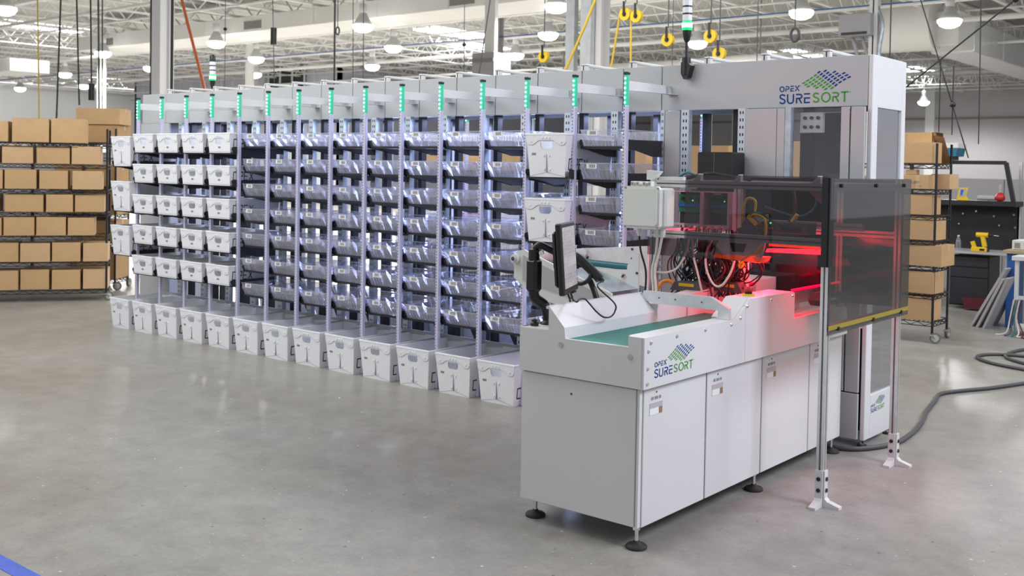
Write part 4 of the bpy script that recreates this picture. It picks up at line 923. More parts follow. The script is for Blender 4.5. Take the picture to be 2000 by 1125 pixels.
cable([(-2.86, 5.58, 1.40), (-2.85, 5.56, 1.52), (-2.82, 5.56, 1.60), (-2.77, 5.56, 1.59), (-2.77, 5.56, 1.53)], .008, 'cable_yellow', 'yellow cable arching above the black vision camera')
cable([(-2.80, 5.57, 1.50), (-2.76, 5.55, 1.512), (-2.70, 5.54, 1.49), (-2.685, 5.53, 1.42), (-2.70, 5.52, 1.36), (-2.73, 5.50, 1.30), (-2.79, 5.50, 1.265), (-2.83, 5.50, 1.225), (-2.82, 5.50, 1.21), (-2.80, 5.50, 1.235)], .008, 'cable_yellow', 'yellow cable looping down in front of the orange light bar')
cable([(-2.80, 5.58, 1.51), (-2.74, 5.56, 1.52), (-2.66, 5.56, 1.48), (-2.60, 5.58, 1.46)], .007, 'cable_teal', 'teal cable between the black camera and the grey box camera')
cable([(-2.73, 5.6, 1.56), (-2.63, 5.6, 1.53), (-2.53, 5.6, 1.51), (-2.45, 5.6, 1.54), (-2.42, 5.6, 1.60), (-2.44, 5.6, 1.66)], .007, 'cable_teal', 'teal cable looping beside the right front post inside the guard')
cable([(-2.56, 5.6, 1.67), (-2.545, 5.6, 1.58), (-2.55, 5.6, 1.52), (-2.58, 5.6, 1.48)], .009, 'cable_red', 'dark red cable above the grey box camera')
cable([(-3.2, 5.40, 1.71), (-3.12, 5.40, 1.745), (-3.05, 5.42, 1.72), (-2.95, 5.45, 1.735), (-2.8, 5.5, 1.71)], .007, 'cable_teal', 'teal cable lying along the top rail behind the junction box')
cable([(-3.15, 5.42, 1.71), (-3.0, 5.42, 1.74), (-2.9, 5.46, 1.73), (-2.75, 5.46, 1.71)], .010, 'cable_black', 'thick black cable lying along the top rail behind the junction box')

# floor cable and blue tape
cable([(-3.1, 6.62, .016), (-2.61, 6.50, .016), (-2.41, 6.80, .016), (-2.40, 7.15, .016), (-2.46, 7.57, .016), (-2.55, 7.95, .016), (-2.63, 8.40, .016), (-2.68, 8.68, .016), (-2.60, 8.92, .016), (-2.45, 9.22, .016), (-2.295, 9.642, .016), (-2.18, 10.0, .016), (-2.3, 10.25, .016), (-2.75, 10.45, .016), (-2.98, 10.72, .016), (-2.90, 11.0, .016), (-2.6, 11.1, .016), (-2.2, 11.0, .016)], .016, 'cable_grey', 'thick dark grey power cable snaking across the concrete floor')
cable([(-2.3, 10.55, .016), (-2.6, 10.72, .016), (-2.78, 10.95, .016), (-2.80, 11.3, .016), (-2.72, 11.6, .016), (-2.5, 11.9, .016)], .016, 'cable_grey', 'dark coil of power cable on the floor near the white test frame')
k = MB(); k.box(-7.0, -4.0, 2.10, 2.178, .0005, .002, 'blue_tape'); tp = k.build('floor_tape'); tag(tp, 'blue tape line stuck on the concrete floor', 'tape')

# ================================================================== CARTONS AND WIRE SHELVING
CB = {}
def carton(w, d, h, m='cardboard', flaps=True):
    """closed carton, local origin at the middle of its base, front at y=0"""
    t = thing('cardboard_box', None, 'box'); k = MB()
    k.bbox(-w/2, w/2, 0, d, 0, h-.004, m, .004); k.build('box_body', t)
    for s in (0, 1):
        k = MB(); k.box(-w/2+.002, w/2-.002, .002+s*d/2, d/2-.002+s*d/2, h-.004, h, m); k.build('top_flap', t)
    k = MB(); k.box(-w/2-.0015, -w/2+.0, d/2-.025, d/2+.025, h*.75, h+.001, 'packing_tape'); k.box(-w/2, w/2, d/2-.025, d/2+.025, h, h+.001, 'packing_tape'); k.box(w/2, w/2+.0015, d/2-.025, d/2+.025, h*.75, h+.001, 'packing_tape'); k.build('tape_strip', t)
    return t
def put_carton(w, d, h, pos, rz, label, group, m='cardboard'):
    t = carton(w, d, h, m); t.location = pos; t.rotation_euler = (0, 0, rz); tag(t, label, 'box', group); return t

def wire_shelf(L, D, levels, ztop, label, loc, rz, casters=True, zb=.10):
    """local: x from -L..0 along the front, y 0..D depth"""
    t = thing('wire_shelving', label, 'shelving'); posts = [(-.02, .02), (-.02, D-.02), (-L+.02, .02), (-L+.02, D-.02)]
    for x, y in posts:
        k = MB(); k.cyl((x, y, zb), (x, y, ztop), .0135, 'black_steel', n=8); k.build('shelf_post', t)
    def wire():
        k = MB(); z = 0; m = 'black_steel'
        for y in (.012, D-.012):
            for dz in (0, -.042): k.bar((-L+.02, y, dz), (-.02, y, dz), .008, .008, m)
            n = int(L/.075)
            for i in range(n):
                a = -L+.02+(L-.04)*i/n; b = -L+.02+(L-.04)*(i+1)/n
                k.bar((a, y, -.004 if i % 2 else -.038), (b, y, -.038 if i % 2 else -.004), .006, .006, m)
        for x in (-.012, -L+.012):
            for dz in (0, -.042): k.bar((x, .02, dz), (x, D-.02, dz), .008, .008, m)
            n = max(4, int(D/.06))
            for i in range(n):
                a = .02+(D-.04)*i/n; b = .02+(D-.04)*(i+1)/n
                k.bar((x, a, -.004 if i % 2 else -.038), (x, b, -.038 if i % 2 else -.004), .006, .006, m)
        n = int(L/.05)
        for i in range(n+1): k.bar((-L+.02+(L-.04)*i/n, .012, .004), (-L+.02+(L-.04)*i/n, D-.012, .004), .004, .004, m)
        return k
    S = wire().build('wire_shelf', t, local=True); S.location = (0, 0, levels[0])
    for z in levels[1:]:
        c = S.copy(); COL.objects.link(c); c.parent = t; c.location = (0, 0, z)
    if casters:
        for i, (x, y) in enumerate(posts):
            k = MB(); k.cyl((x, y, zb-.015), (x, y, zb+.03), .012, 'chrome', n=8); a = .5+i; dx, dy = .03*math.cos(a), .03*math.sin(a)
            for s in (-1, 1):
                px, py = -dy/.03*.024*s, dx/.03*.024*s
                k.bar((x+px, y+py, zb-.01), (x+dx+px, y+dy+py, .058), .003, .03, 'chrome', (px+1e-4, py, 0))
            k.box(x-.026, x+.026, y-.026, y+.026, zb-.02, zb-.012, 'chrome'); c = k.build('caster_fork', t)
            k = MB(); q = Vector((-dy, dx, 0)).normalized()*.014; ce_ = Vector((x+dx, y+dy, .0575)); k.cyl(ce_-q, ce_+q, .057, 'tyre', n=20); k.cyl(ce_-q*1.1, ce_+q*1.1, .038, 'board_grey', n=16); k.build('caster_wheel', c)
    t.location = loc; t.rotation_euler = (0, 0, rz); return t

def local_pos(loc, rz, x, y, z): 
    return (loc[0]+x*math.cos(rz)-y*math.sin(rz), loc[1]+x*math.sin(rz)+y*math.cos(rz), loc[2]+z)
# left unit
L0, R0 = (-12.38, 7.08, 0), math.radians(57)
lv = [.14, .485, .812, 1.104, 1.388, 1.702, 1.965]
wire_shelf(1.8, .60, lv, 2.16, 'tall black wire shelving on casters full of brown cartons, far left', L0, R0)
rows = [('bottom shelf', .150, .245, [(1.72, 1.42), (1.41, 1.03), (1.02, .68), (.66, .32), (.30, .0)]), ('second shelf from the floor', .495, .235, [(1.72, 1.42), (1.41, 1.03), (1.02, .67), (.66, .32), (.30, .0)]),
        ('third shelf from the floor', .822, .225, [(1.58, 1.22), (1.21, .85), (.84, .49), (.48, .16)]), ('fourth shelf from the floor', 1.114, .215, [(1.62, 1.26), (1.20, .75), (.73, .41), (.40, .05)]),
        ('fifth shelf from the floor', 1.398, .235, [(1.55, 1.21), (1.20, .83), (.81, .47), (.43, .07)]), ('sixth shelf from the floor', 1.712, .222, [(1.62, 1.27), (1.23, .87), (.84, .45), (.44, .09)]),
        ('top shelf', 1.975, .30, [(1.56, 1.15), (1.12, .69), (.68, .27)])]
pos_w = ['rightmost', 'second from the right', 'third from the right', 'fourth from the right', 'fifth from the right']
for nm, z, h, L in rows:
    for i, (a, b) in enumerate(L[::-1]):
        wd = a-b-.012; hh = h+random.uniform(-.006, .006); d = .40
        m = random.choice(('cardboard', 'cardboard', 'cardboard_pale')); yo = random.uniform(.0, .03)
        if nm == 'top shelf' and i == 2: hh -= .05
        put_carton(wd, d, hh, local_pos(L0, R0, -(a+b)/2, yo, z), R0+random.uniform(-.02, .02), 'brown carton, left wire shelving, %s, %s' % (nm, pos_w[i]), 'cartons on the left wire shelving', m)
# second unit behind the tall bins
L1, R1 = (-13.3, 7.72, 0), math.radians(38)
wire_shelf(1.2, .50, [.14, .62, 1.02, 1.40, 1.80, 2.0], 2.2, 'second black wire shelving partly hidden behind the tall white bins', L1, R1)
for i, (x, y, z, w_, d, h, m) in enumerate(((-.3, .02, 2.01, .62, .46, .24, 'cardboard_dark'), (-.26, .0, 2.255, .60, .40, .22, 'cardboard'), (-.22, .03, 1.41, .42, .44, .30, 'cardboard_dark'), (-.70, .03, 1.41, .40, .44, .30, 'cardboard_dark'),
        (-.22, .03, 1.03, .44, .44, .33, 'cardboard_dark'), (-.70, .03, 1.03, .42, .44, .28, 'cardboard_dark'), (-.24, .03, .63, .46, .44, .32, 'cardboard_dark'), (-.28, .02, .15, .54, .46, .42, 'cardboard_dark'))):
    put_carton(w_, d, h, local_pos(L1, R1, x, y, z), R1, 'brown carton on the half hidden wire shelving, %s counted from the top' % ORD[i], 'cartons behind the tall white bins', m)
for i in range(2):  # cabinets added among vague grey clutter to hide the bright floor
    px_, py_, _ = local_pos(L0, R0, -.55-1.0*i, 1.45, 0)
    cc = thing('filler_cabinet', ('added grey cabinet hiding bright floor behind the right half of the left wire shelving', 'added grey cabinet hiding bright floor behind the far left cartons')[i], 'cabinet', (0, 0, 0), 'cabinets behind the left wire shelving')
    k = MB(); k.bbox(-.48, .48, 0, .5, .03, 1.88, 'board_grey', .006); k.build('cabinet_body', cc)
    for d_ in (-1, 1):
        k = MB(); k.bbox(d_*.238-.232, d_*.238+.232, -.02, 0, .06, 1.85, 'board_grey', .004); dd_ = k.build('cabinet_door', cc)
        k = MB(); k.box(d_*.03-.008, d_*.03+.008, -.035, -.02, .9, 1.05, 'black_plastic'); k.build('door_handle', dd_)
    cc.location = (px_, py_, 0); cc.rotation_euler = (0, 0, R0)
# right unit
L2, R2 = (-3.58, 11.31, 0), 0
lv2 = [.22, .505, .793, 1.065, 1.33, 1.60, 1.872]
wire_shelf(1.75, .52, lv2, 2.09, 'black wire shelving on casters stacked with cartons, beside the machine end', L2, R2)
b = [(-.20, .36, .25, .232, 'bottom shelf', .30), (-.19, .36, .232, .515, 'second shelf from the floor', .30), (-.16, .44, .225, .803, 'third shelf from the floor', .40), (-.19, .36, .232, 1.075, 'fourth shelf from the floor', .36), (-.21, .32, .21, 1.34, 'fifth shelf from the floor', .30), (-.24, .30, .15, 1.61, 'sixth shelf from the floor', .22)]
for x, w_, h, z, nm, d in b:
    put_carton(w_, d, h, local_pos(L2, R2, x, .01, z), R2+random.uniform(-.03, .03), 'brown carton, right wire shelving, %s, at its open corner' % nm, 'cartons on the right wire shelving', 'cardboard')
    put_carton(w_, d, h-.02, local_pos(L2, R2, x-.46, .02, z), R2, 'brown carton, right wire shelving, %s, behind the smoked guard' % nm, 'cartons on the right wire shelving', 'cardboard_dark')
    put_carton(w_, d, h-.03, local_pos(L2, R2, x-.90, .02, z), R2, 'brown carton, right wire shelving, %s, behind the lift window' % nm, 'cartons on the right wire shelving', 'cardboard')
wb_ = put_carton(.20, .30, .16, local_pos(L2, R2, .0-.06, .28, 1.61), R2, 'plain carton on the right shelving behind the one with handwriting', 'cartons on the right wire shelving', 'cardboard_pale')
wl = put_carton(.11, .10, .05, local_pos(L2, R2, -.28, .02, 1.762), R2, 'small flat carton lying on the carton with handwriting', 'cartons on the right wire shelving', 'cardboard_pale')
bb = put_carton(.30, .30, .22, local_pos(L2, R2, -.21, .01, 1.882), R2, 'smaller closed carton at the front of the right shelving top', None, 'cardboard')
# handwriting on the sixth-shelf carton
hw = bpy.data.objects['cardboard_box']
k = MB(); X, Yp, Z = L2[0]-.24, 11.305, 1.68
scr = [[(-.11, .03), (-.075, .035), (-.10, -.03)], [(-.06, -.02), (-.045, .03), (-.03, -.01), (-.05, -.02), (-.035, .02)], [(-.015, .02), (-.01, -.02), (.01, .02), (.015, -.02), (.03, .02), (.045, -.01), (.06, .02)], [(.05, -.045), (.07, -.04), (.085, -.05)]]
for s in scr: k.tube([(X+a*.9, Yp, Z+b_*.9) for a, b_ in s], .0016, 'ink', 4, 4)
k.box(X+.01, X+.06, 11.316, 11.319, 1.612, 1.758, 'packing_tape')
tag(k.build('carton_marking'), 'handwritten black marker scrawl and tape on a right shelving carton', 'marking')
# open carton on top
oc = thing('open_carton', 'large open cardboard box with raised flaps on the right shelving top', 'box', local_pos(L2, R2, -.30, .25, 1.882))
x_, y_, z_ = ORG[oc.name]
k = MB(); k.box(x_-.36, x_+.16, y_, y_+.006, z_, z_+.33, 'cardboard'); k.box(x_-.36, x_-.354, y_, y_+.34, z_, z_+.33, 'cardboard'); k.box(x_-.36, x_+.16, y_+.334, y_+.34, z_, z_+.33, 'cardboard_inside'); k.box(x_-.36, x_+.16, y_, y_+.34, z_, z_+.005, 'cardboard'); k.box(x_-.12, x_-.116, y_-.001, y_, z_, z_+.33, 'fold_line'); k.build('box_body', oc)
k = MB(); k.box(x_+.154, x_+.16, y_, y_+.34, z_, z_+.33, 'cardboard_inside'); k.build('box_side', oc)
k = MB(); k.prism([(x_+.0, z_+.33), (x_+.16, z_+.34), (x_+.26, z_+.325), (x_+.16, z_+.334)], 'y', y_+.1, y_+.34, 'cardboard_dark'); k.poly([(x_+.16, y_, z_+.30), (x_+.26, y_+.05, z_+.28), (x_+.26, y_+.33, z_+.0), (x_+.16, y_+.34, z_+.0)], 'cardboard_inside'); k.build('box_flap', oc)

# yellow and teal clutter seen through the racks: far side pallets of cartons
for i, (x, y, z, w_, h, m) in enumerate(((-6.4, 9.6, 1.62, .70, .42, 'cardboard'), (-7.2, 9.7, 1.62, .60, .40, 'cardboard_dark'), (-8.1, 9.6, 1.62, .55, .36, 'cardboard'), (-5.4, 9.6, 1.62, .62, .40, 'cardboard_dark'), (-9.2, 9.8, 1.62, .6, .34, 'cardboard_pale'), (-4.5, 9.6, 1.62, .5, .44, 'cardboard'))):
    put_carton(w_, .45, h, (x, y, z), 0, 'brown carton on the steel shelf beyond the machine, %s from the right' % ORD[[1, 3, 4, 2, 5, 0].index(i) if False else [2, 3, 4, 1, 5, 0][i]], 'cartons beyond the machine', m)
ss = thing('steel_shelf', 'plain steel shelf beyond the machine holding cartons', 'shelving', (-7, 9.8, 0))
for z in (.4, 1.0, 1.61):
    k = MB(); k.box(-10.2, -4.0, 9.5, 10.2, z-.03, z, 'board_grey'); k.build('shelf_board', ss)
for x in (-10.2, -8.1, -6.05, -4.04):
    k = MB(); k.box(x, x+.05, 9.5, 9.56, 0, 1.6, 'galvanised'); k.box(x, x+.05, 10.14, 10.2, 0, 1.6, 'galvanised'); k.build('shelf_post', ss)
for i, (x, z, w_, h, m, lb) in enumerate(((-7.35, 1.0, .36, .14, 'yellow_plastic', 'yellow parts crate on the steel shelf beyond the machine'), (-6.9, 1.0, .30, .12, 'blue_plastic', 'blue parts crate beside the yellow crate beyond the machine'), (-8.6, 1.0, .3, .2, 'red_plastic', 'red parts crate on the steel shelf beyond the machine'))):
    k = MB(); k.box(x-w_/2, x+w_/2, 9.52, 9.9, z, z+.01, m)
    for s in (-1, 1): k.prism([(x+s*(w_/2-.01), z), (x+s*w_/2, z), (x+s*(w_/2+.02), z+h), (x+s*(w_/2+.01), z+h)], 'y', 9.52, 9.9, m)
    k.prism([(9.52, z), (9.53, z), (9.52, z+h), (9.50, z+h)], 'x', x-w_/2, x+w_/2, m); k.prism([(9.89, z), (9.90, z), (9.92, z+h), (9.91, z+h)], 'x', x-w_/2, x+w_/2, m)
    tag(k.build('parts_crate'), lb, 'crate')

# ================================================================== WORKBENCH AREA, RIGHT
wb = thing('workbench', 'black workbench with a pegboard and drawers behind the right shelving', 'workbench', (-4.2, 15, 0))
def Wq(n, k): return k.build(n, wb)
k = MB(); k.bbox(-5.2, -3.72, 14.55, 15.25, .735, .765, 'board_grey', .004); Wq('worktop', k)
k = MB(); k.box(-5.2, -3.74, 15.20, 15.24, .765, 1.40, 'black_board'); Wq('pegboard', k)
k = MB(); k.bbox(-5.2, -3.70, 14.85, 15.25, 1.36, 1.43, 'black_steel', .01); Wq('upper_shelf', k)
k = MB(); k.box(-3.76, -3.72, 15.2, 15.26, .0, 1.95, 'aluminium'); k.box(-5.2, -5.16, 15.2, 15.26, .0, 1.95, 'black_steel'); Wq('frame_post', k)
k = MB(); k.bar((-5.2, 15.0, 1.94), (-3.87, 15.0, 1.94), .05, .05, 'black_steel'); k.bar((-3.87, 15.0, 1.94), (-3.76, 15.0, 1.40), .06, .05, 'black_steel'); Wq('light_frame', k)
k = MB(); k.bbox(-4.45, -3.95, 14.65, 15.15, .04, .70, 'black_steel', .008); dr = Wq('drawer_cabinet', k)
for z0, z1 in ((.56, .69), (.42, .55), (.06, .41)):
    k = MB(); k.bbox(-4.44, -3.96, 14.635, 14.65, z0, z1, 'dark_drawer', .004); k.build('drawer', dr)
k = MB()
for i, (x, z) in enumerate(((-4.28, 1.28), (-4.05, 1.22), (-3.98, 1.10), (-3.80, 1.25), (-3.78, 1.08), (-4.45, 1.24), (-4.5, 1.1))): k.cyl((x, 15.17, z), (x, 15.20, z), .014, 'chrome', n=8)
tag(Wq('peg_hooks', k), kind='stuff')
k = MB(); k.box(-3.745, -3.70, 14.6, 14.65, 0, .74, 'aluminium'); Wq('bench_leg', k)
dl = thing('cordless_drill', 'yellow cordless drill standing on the black workbench', 'drill', (-4.02, 14.72, .765))
k = MB(); k.cyl((-4.14, 14.72, .985), (-3.99, 14.72, .985), .033, 'yellow_plastic', n=12); k.bar((-4.06, 14.72, .97), (-4.03, 14.72, .83), .05, .05, 'yellow_plastic', (1, 0, 0)); k.build('drill_body', dl)
k = MB(); k.cyl((-3.99, 14.72, .985), (-3.93, 14.72, .985), .024, 'black_plastic', r1=.014, n=10); k.cyl((-3.93, 14.72, .985), (-3.86, 14.72, .98), .005, 'chrome', n=6); k.build('chuck', dl)
k = MB(); k.bbox(-4.10, -3.98, 14.68, 14.76, .765, .815, 'black_plastic', .008); k.build('battery', dl)
d2 = thing('cordless_drill', 'second yellow power tool lying in front of the upright drill', 'drill', (-4.05, 14.62, .765))
k = MB(); k.bbox(-4.17, -3.98, 14.59, 14.65, .765, .83, 'yellow_plastic', .01); k.bar((-4.13, 14.62, .82), (-4.16, 14.62, .90), .045, .045, 'yellow_plastic', (1, 0, 0)); k.build('tool_body', d2)
k = MB(); k.box(-4.06, -4.0, 14.586, 14.59, .785, .81, 'black_plastic'); k.build('tool_grip', d2)
k = MB(); k.lathe([(.032, 0), (.034, .02), (.034, .11), (.03, .14), (.013, .175), (.013, .19)], (-4.36, 14.7, .765), 'clear_bottle', n=14); bt = k.build('water_bottle'); tag(bt, 'clear plastic water bottle on the black workbench', 'bottle')
k = MB(); k.lathe([(.015, 0), (.015, .015)], (-4.36, 14.7, .953), 'label_white', n=10); k.build('bottle_cap', bt)
ys = thing('yellow_stand', 'yellow display stand with a blue printed card on the bench shelf', 'display stand', (-4.38, 14.9, 1.43))
k = MB(); k.prism([(-4.45, 1.43), (-4.28, 1.43), (-4.33, 1.49), (-4.30, 1.60), (-4.415, 1.60)], 'y', 14.86, 14.875, 'yellow_plastic'); k.build('stand_plate', ys)
k = MB(); k.prism([(-4.415, 1.48), (-4.345, 1.48), (-4.33, 1.585), (-4.405, 1.585)], 'y', 14.855, 14.859, 'board_grey'); k.prism([(-4.40, 1.50), (-4.375, 1.495), (-4.365, 1.54), (-4.355, 1.57), (-4.39, 1.575)], 'y', 14.851, 14.855, 'blue_plastic'); k.build('printed_card', ys)
ag = thing('angle_grinder', 'grey and red power tool lying on the bench upper shelf', 'power tool', (-4.0, 14.95, 1.43))
k = MB(); k.cyl((-4.20, 14.95, 1.47), (-3.98, 14.95, 1.47), .035, 'board_grey', n=12); k.build('tool_body', ag)
k = MB(); k.lathe([(.03, 0), (.06, .02), (.065, .06), (.04, .10), (.015, .12)], (-3.92, 14.95, 1.43), 'red_plastic', n=14); k.cyl((-3.92, 14.95, 1.54), (-3.915, 14.95, 1.65), .02, 'board_grey'); k.build('red_pot', ag)
k = MB(); k.bbox(-4.75, -4.52, 14.9, 15.15, 1.97, 2.02, 'black_steel', .004); tag(k.build('black_case'), 'flat black case on the bench light frame', 'case')
tb_ = thing('storage_tub', 'teal storage tub with a white lid above the bench', 'tub', (-4.62, 15.0, 2.02))
k = MB(); k.prism([(-4.80, 2.02), (-4.47, 2.02), (-4.45, 2.13), (-4.82, 2.13)], 'y', 14.85, 15.2, 'teal_plastic'); k.build('tub_body', tb_)
k = MB(); k.bbox(-4.83, -4.44, 14.84, 15.21, 2.13, 2.20, 'label_white', .006); k.build('tub_lid', tb_)
for i in range(3):
    pb = thing('grey_board', 'flat grey board leaning against the blue bench leg, %s from the left' % ORD[i], 'board', (-3.6+.07*i, 13.05, 0), 'boards leaning by the blue bench')
    xb, xt, zt = (-3.70, -3.34, .70) if i == 0 else (-3.62, -3.355, .585) if i == 1 else (-3.535, -3.29, .60)
    k = MB(); k.prism([(xb, 0), (xb+.028, 0), (xt+.03, zt-.005), (xt, zt)], 'y', 12.98-.05*i, 13.45, 'board_grey'); k.build('board_panel', pb)
    k = MB(); k.prism([(xb-.001, 0.001), (xb+.002, .001), (xt+.002, zt), (xt-.001, zt)], 'y', 12.98-.05*i, 13.45, 'label_white'); k.build('board_face', pb)
bl = thing('blue_bench', 'blue legged bench with a wooden top at the right edge', 'bench', (-3.1, 13.3, 0))
k = MB(); k.bbox(-3.37, -3.25, 13.2, 13.5, 0, .865, 'blue_steel', .006); k.build('bench_leg', bl)
k = MB(); k.bbox(-3.40, -2.2, 13.15, 14.0, .865, .905, 'board_brown', .004); k.build('bench_top', bl)
k = MB(); k.bbox(-2.5, -2.38, 13.2, 13.5, 0, .865, 'blue_steel', .006); k.build('bench_leg', bl)
k = MB(); k.bbox(-3.33, -3.20, 13.25, 13.6, .905, 1.02, 'box_beige', .01); k.box(-3.30, -3.24, 13.245, 13.25, .93, .99, 'grille'); tag(k.build('instrument'), 'small beige instrument on the blue bench', 'instrument')
lp = thing('laptop', 'dark tilted screen at the right edge above the blue bench', 'screen', (-3.05, 13.35, .905)); k = MB(); k.prism([(-3.18, 1.24), (-3.12, 1.27), (-2.95, .93), (-3.02, .905)], 'y', 13.25, 13.5, 'black_plastic'); k.build('screen_panel', lp); k = MB(); k.box(-3.1, -2.8, 13.25, 13.5, .905, .925, 'board_grey'); k.build('keyboard', lp)
wf = thing('white_frame', 'white metal test frame in front of the blue bench', 'frame', (-3.0, 12.6, 0))
k = MB(); k.bbox(-3.13, -3.09, 12.6, 12.64, .10, .86, 'white_paint', .003); k.build('frame_leg', wf)
k = MB(); k.bbox(-2.6, -2.56, 12.6, 12.64, .10, .86, 'white_paint', .003); k.build('frame_leg', wf)
k = MB(); k.bbox(-3.16, -2.4, 12.58, 12.9, .83, .88, 'white_paint', .004); k.build('frame_top', wf); k = MB(); k.box(-3.09, -2.6, 12.61, 12.63, .40, .44, 'white_paint'); k.build('crossbar', wf)
k = MB(); k.box(-3.14, -2.5, 12.58, 12.9, .06, .10, 'white_paint'); k.build('base_rail', wf)
for i in range(5):
    k = MB(); x = -3.12+.02*i; k.tube([(x, 12.56, .40), (x-.03, 12.55, .2), (x-.05+.02*i, 12.52, .05), (x-.10+.04*i, 12.50-.03*i, .012), (x-.15+.07*i, 12.45, .012)], .008, ('cable_white', 'cable_grey', 'cable_teal', 'cable_white', 'cable_red')[i], 6, 4)
    tag(k.build('cable'), 'loose %s cable on the floor by the white test frame' % ('white', 'grey', 'teal', 'cream', 'red')[i], 'cable')
k = MB(); k.prism([(-4.2, .02), (-3.9, .02), (-3.86, .16), (-4.24, .16)], 'y', 14.5, 14.62, 'dark_red'); tag(k.build('red_tub'), 'dark red tub on the floor under the black workbench', 'tub')
k = MB(); k.box(-4.95, -4.55, 14.4, 14.6, 0, .50, 'board_grey'); k.box(-4.95, -4.55, 14.395, 14.4, .46, .5, 'white_paint'); tag(k.build('grey_cabinet'), 'grey cabinet on the floor behind the right wire shelving', 'cabinet')
gp = thing('grey_partition', 'low grey partition wall behind the workbench', 'partition', (-3.5, 17, 0))
for i in range(6):
    k = MB(); k.bbox(-6.4+i*1.0, -5.41+i*1.0, 17.0, 17.06, 0, 1.72, 'board_grey', .005); k.build('partition_panel', gp)

# ================================================================== OVERHEAD: lamps, ducts, columns, cords
def make_lamp():
    t = thing('high_bay_lamp', None, 'lamp'); k = MB(); k.lathe([(.03, .62), (.10, .60), (.11, .40), (.09, .34)], (0, 0, 0), 'lamp_body', n=14); k.build('lamp_housing', t)
    k = MB(); k.lathe([(.09, .36), (.15, .24), (.22, .12), (.275, .0)], (0, 0, 0), 'lamp_glass', n=20, caps=False); k.build('glass_shade', t)
    k = MB(); k.lathe([(.28, .03), (.275, -.03), (.22, -.11), (.12, -.155), (.01, -.17)], (0, 0, 0), 'lamp_lens', n=20, caps=False); k.build('lamp_lens', t)
    k = MB(); k.cyl((0, 0, .6), (0, 0, 1.49), .015, 'lamp_body', n=6); k.build('lamp_stem', t)
    l = bpy.data.lights.new('lamp_bulb', 'SPOT'); l.spot_size = math.radians(172); l.spot_blend = .35; l.shadow_soft_size = .2; l.energy = 1900; l.color = (1, .99, .97)
    o = bpy.data.objects.new('lamp_bulb', l); COL.objects.link(o); o.parent = t; o.location = (0, 0, -.22); return t
lamp0 = make_lamp()
LP = [(-26.6, 12.4, 'at the far upper left'), (-34.36, 19.4, 'left of the white column, above the yellow cord'), (-44.2, 23.2, 'over the left cartons'), (-55.3, 26.6, 'far away over the leftmost cartons'), (-38.0, 23.5, 'just left of the thick white column'), (-50.1, 27.3, 'small and far, left of the slim column'),
      (-28.2, 19.7, 'below the duct right of the thick white column'), (-31.1, 23.4, 'above the round white column'), (-36.5, 27.4, 'small, low beside the round white column'), (-21.3, 19.5, 'under the long duct near its vent'), (-24.25, 23.5, 'with a hanging stem in the middle of the row'), (-29.5, 27.5, 'low in the middle, beside the yellow pulleys'),
      (-14.8, 19.5, 'at the top left of the galvanised column'), (-18.1, 23.5, 'half hidden by the galvanised column'), (-15.6, 27.4, 'behind the lit signal tower'), (-10.6, 23.4, 'under the wide duct above the logo'), (-8.24, 26.6, 'large, at the top right'), (-18.3, 55.3, 'far away in front of the back wall'), (-22.3, 27.2, 'beside the grey electrical cabinet'), (-7.0, 31.5, 'at the right edge by the shiny duct'), (-47, 39, 'tiny, between column and partition')]
for i, (x, y, l) in enumerate(LP):
    o = lamp0 if i == 0 else copy_tree(lamp0); o.location = (x, y, 5.5); tag(o, 'white glass high bay lamp %s' % l, 'lamp', 'high bay lamps')
    if x > -11:
        for ch in o.children:
            if ch.type == 'LIGHT': ch.data = ch.data.copy(); ch.data.energy = 750
du = thing('air_duct', 'long white rectangular air duct with vents across the hall', 'duct', (-22, 20.8, 5.8))
for i in range(11):
    x = -37.2+i*2.65; k = MB(); k.bbox(x, x+2.64, 20.0, 21.6, 5.80, 6.28, 'duct_white', .012); k.build('duct_section', du)
for x in (-35.6, -27.2, -18.6):
    k = MB(); k.box(x, x+.85, 19.985, 20.0, 5.88, 6.12, 'grille'); k.build('vent_grille', du)
k = MB(); k.cyl((-8.05, 20.8, 6.3), (-7.7, 20.8, 6.3), .8, 'duct_white', n=24); k.cyl((-8.3, 20.0, 6.3), (-8.3, 24.5, 6.3), .6, 'duct_white', n=20); k.build('duct_end', du)
dv = thing('air_duct', 'short white duct box at the left with a grille', 'duct', (-44, 22, 5.0)); k = MB(); k.bbox(-44.5, -41.6, 19.6, 21.2, 5.25, 5.75, 'duct_white', .01); k.build('duct_section', dv); k = MB(); k.box(-43.9, -43.2, 19.58, 19.6, 5.35, 5.6, 'grille'); k.build('vent_grille', dv)
d3 = thing('air_duct', 'round duct joining a shiny foil covered duct at the right', 'duct', (-9.7, 33, 5.2))
k = MB(); k.cyl((-11.2, 30.2, 5.95), (-9.7, 30.2, 5.95), .72, 'duct_white', n=28); k.build('round_section', d3)
k = MB(); k.bbox(-10.3, -9.1, 30.2, 31.6, 5.35, 6.3, 'duct_white', .02); k.build('elbow', d3)
for i in range(4):
    k = MB(); k.bbox(-10.3, -9.1, 31.62+i*3, 34.6+i*3, 5.3, 6.2, 'duct_foil', .03); k.build('duct_section', d3)
d4 = thing('air_duct', 'pale duct sloping behind the foil covered duct', 'duct', (-15, 30, 5.0)); k = MB(); k.cyl((-24, 31, 5.1), (-13.5, 29, 5.0), .3, 'duct_white', n=16); k.build('duct_section', d4)
for hx, hy in ((-23, 30.8), (-14.5, 29.2)):
    k = MB(); k.cyl((hx, hy, 5.2), (hx, hy, 6.99), .02, 'grille', n=6); k.build('hanger_rod', d4)
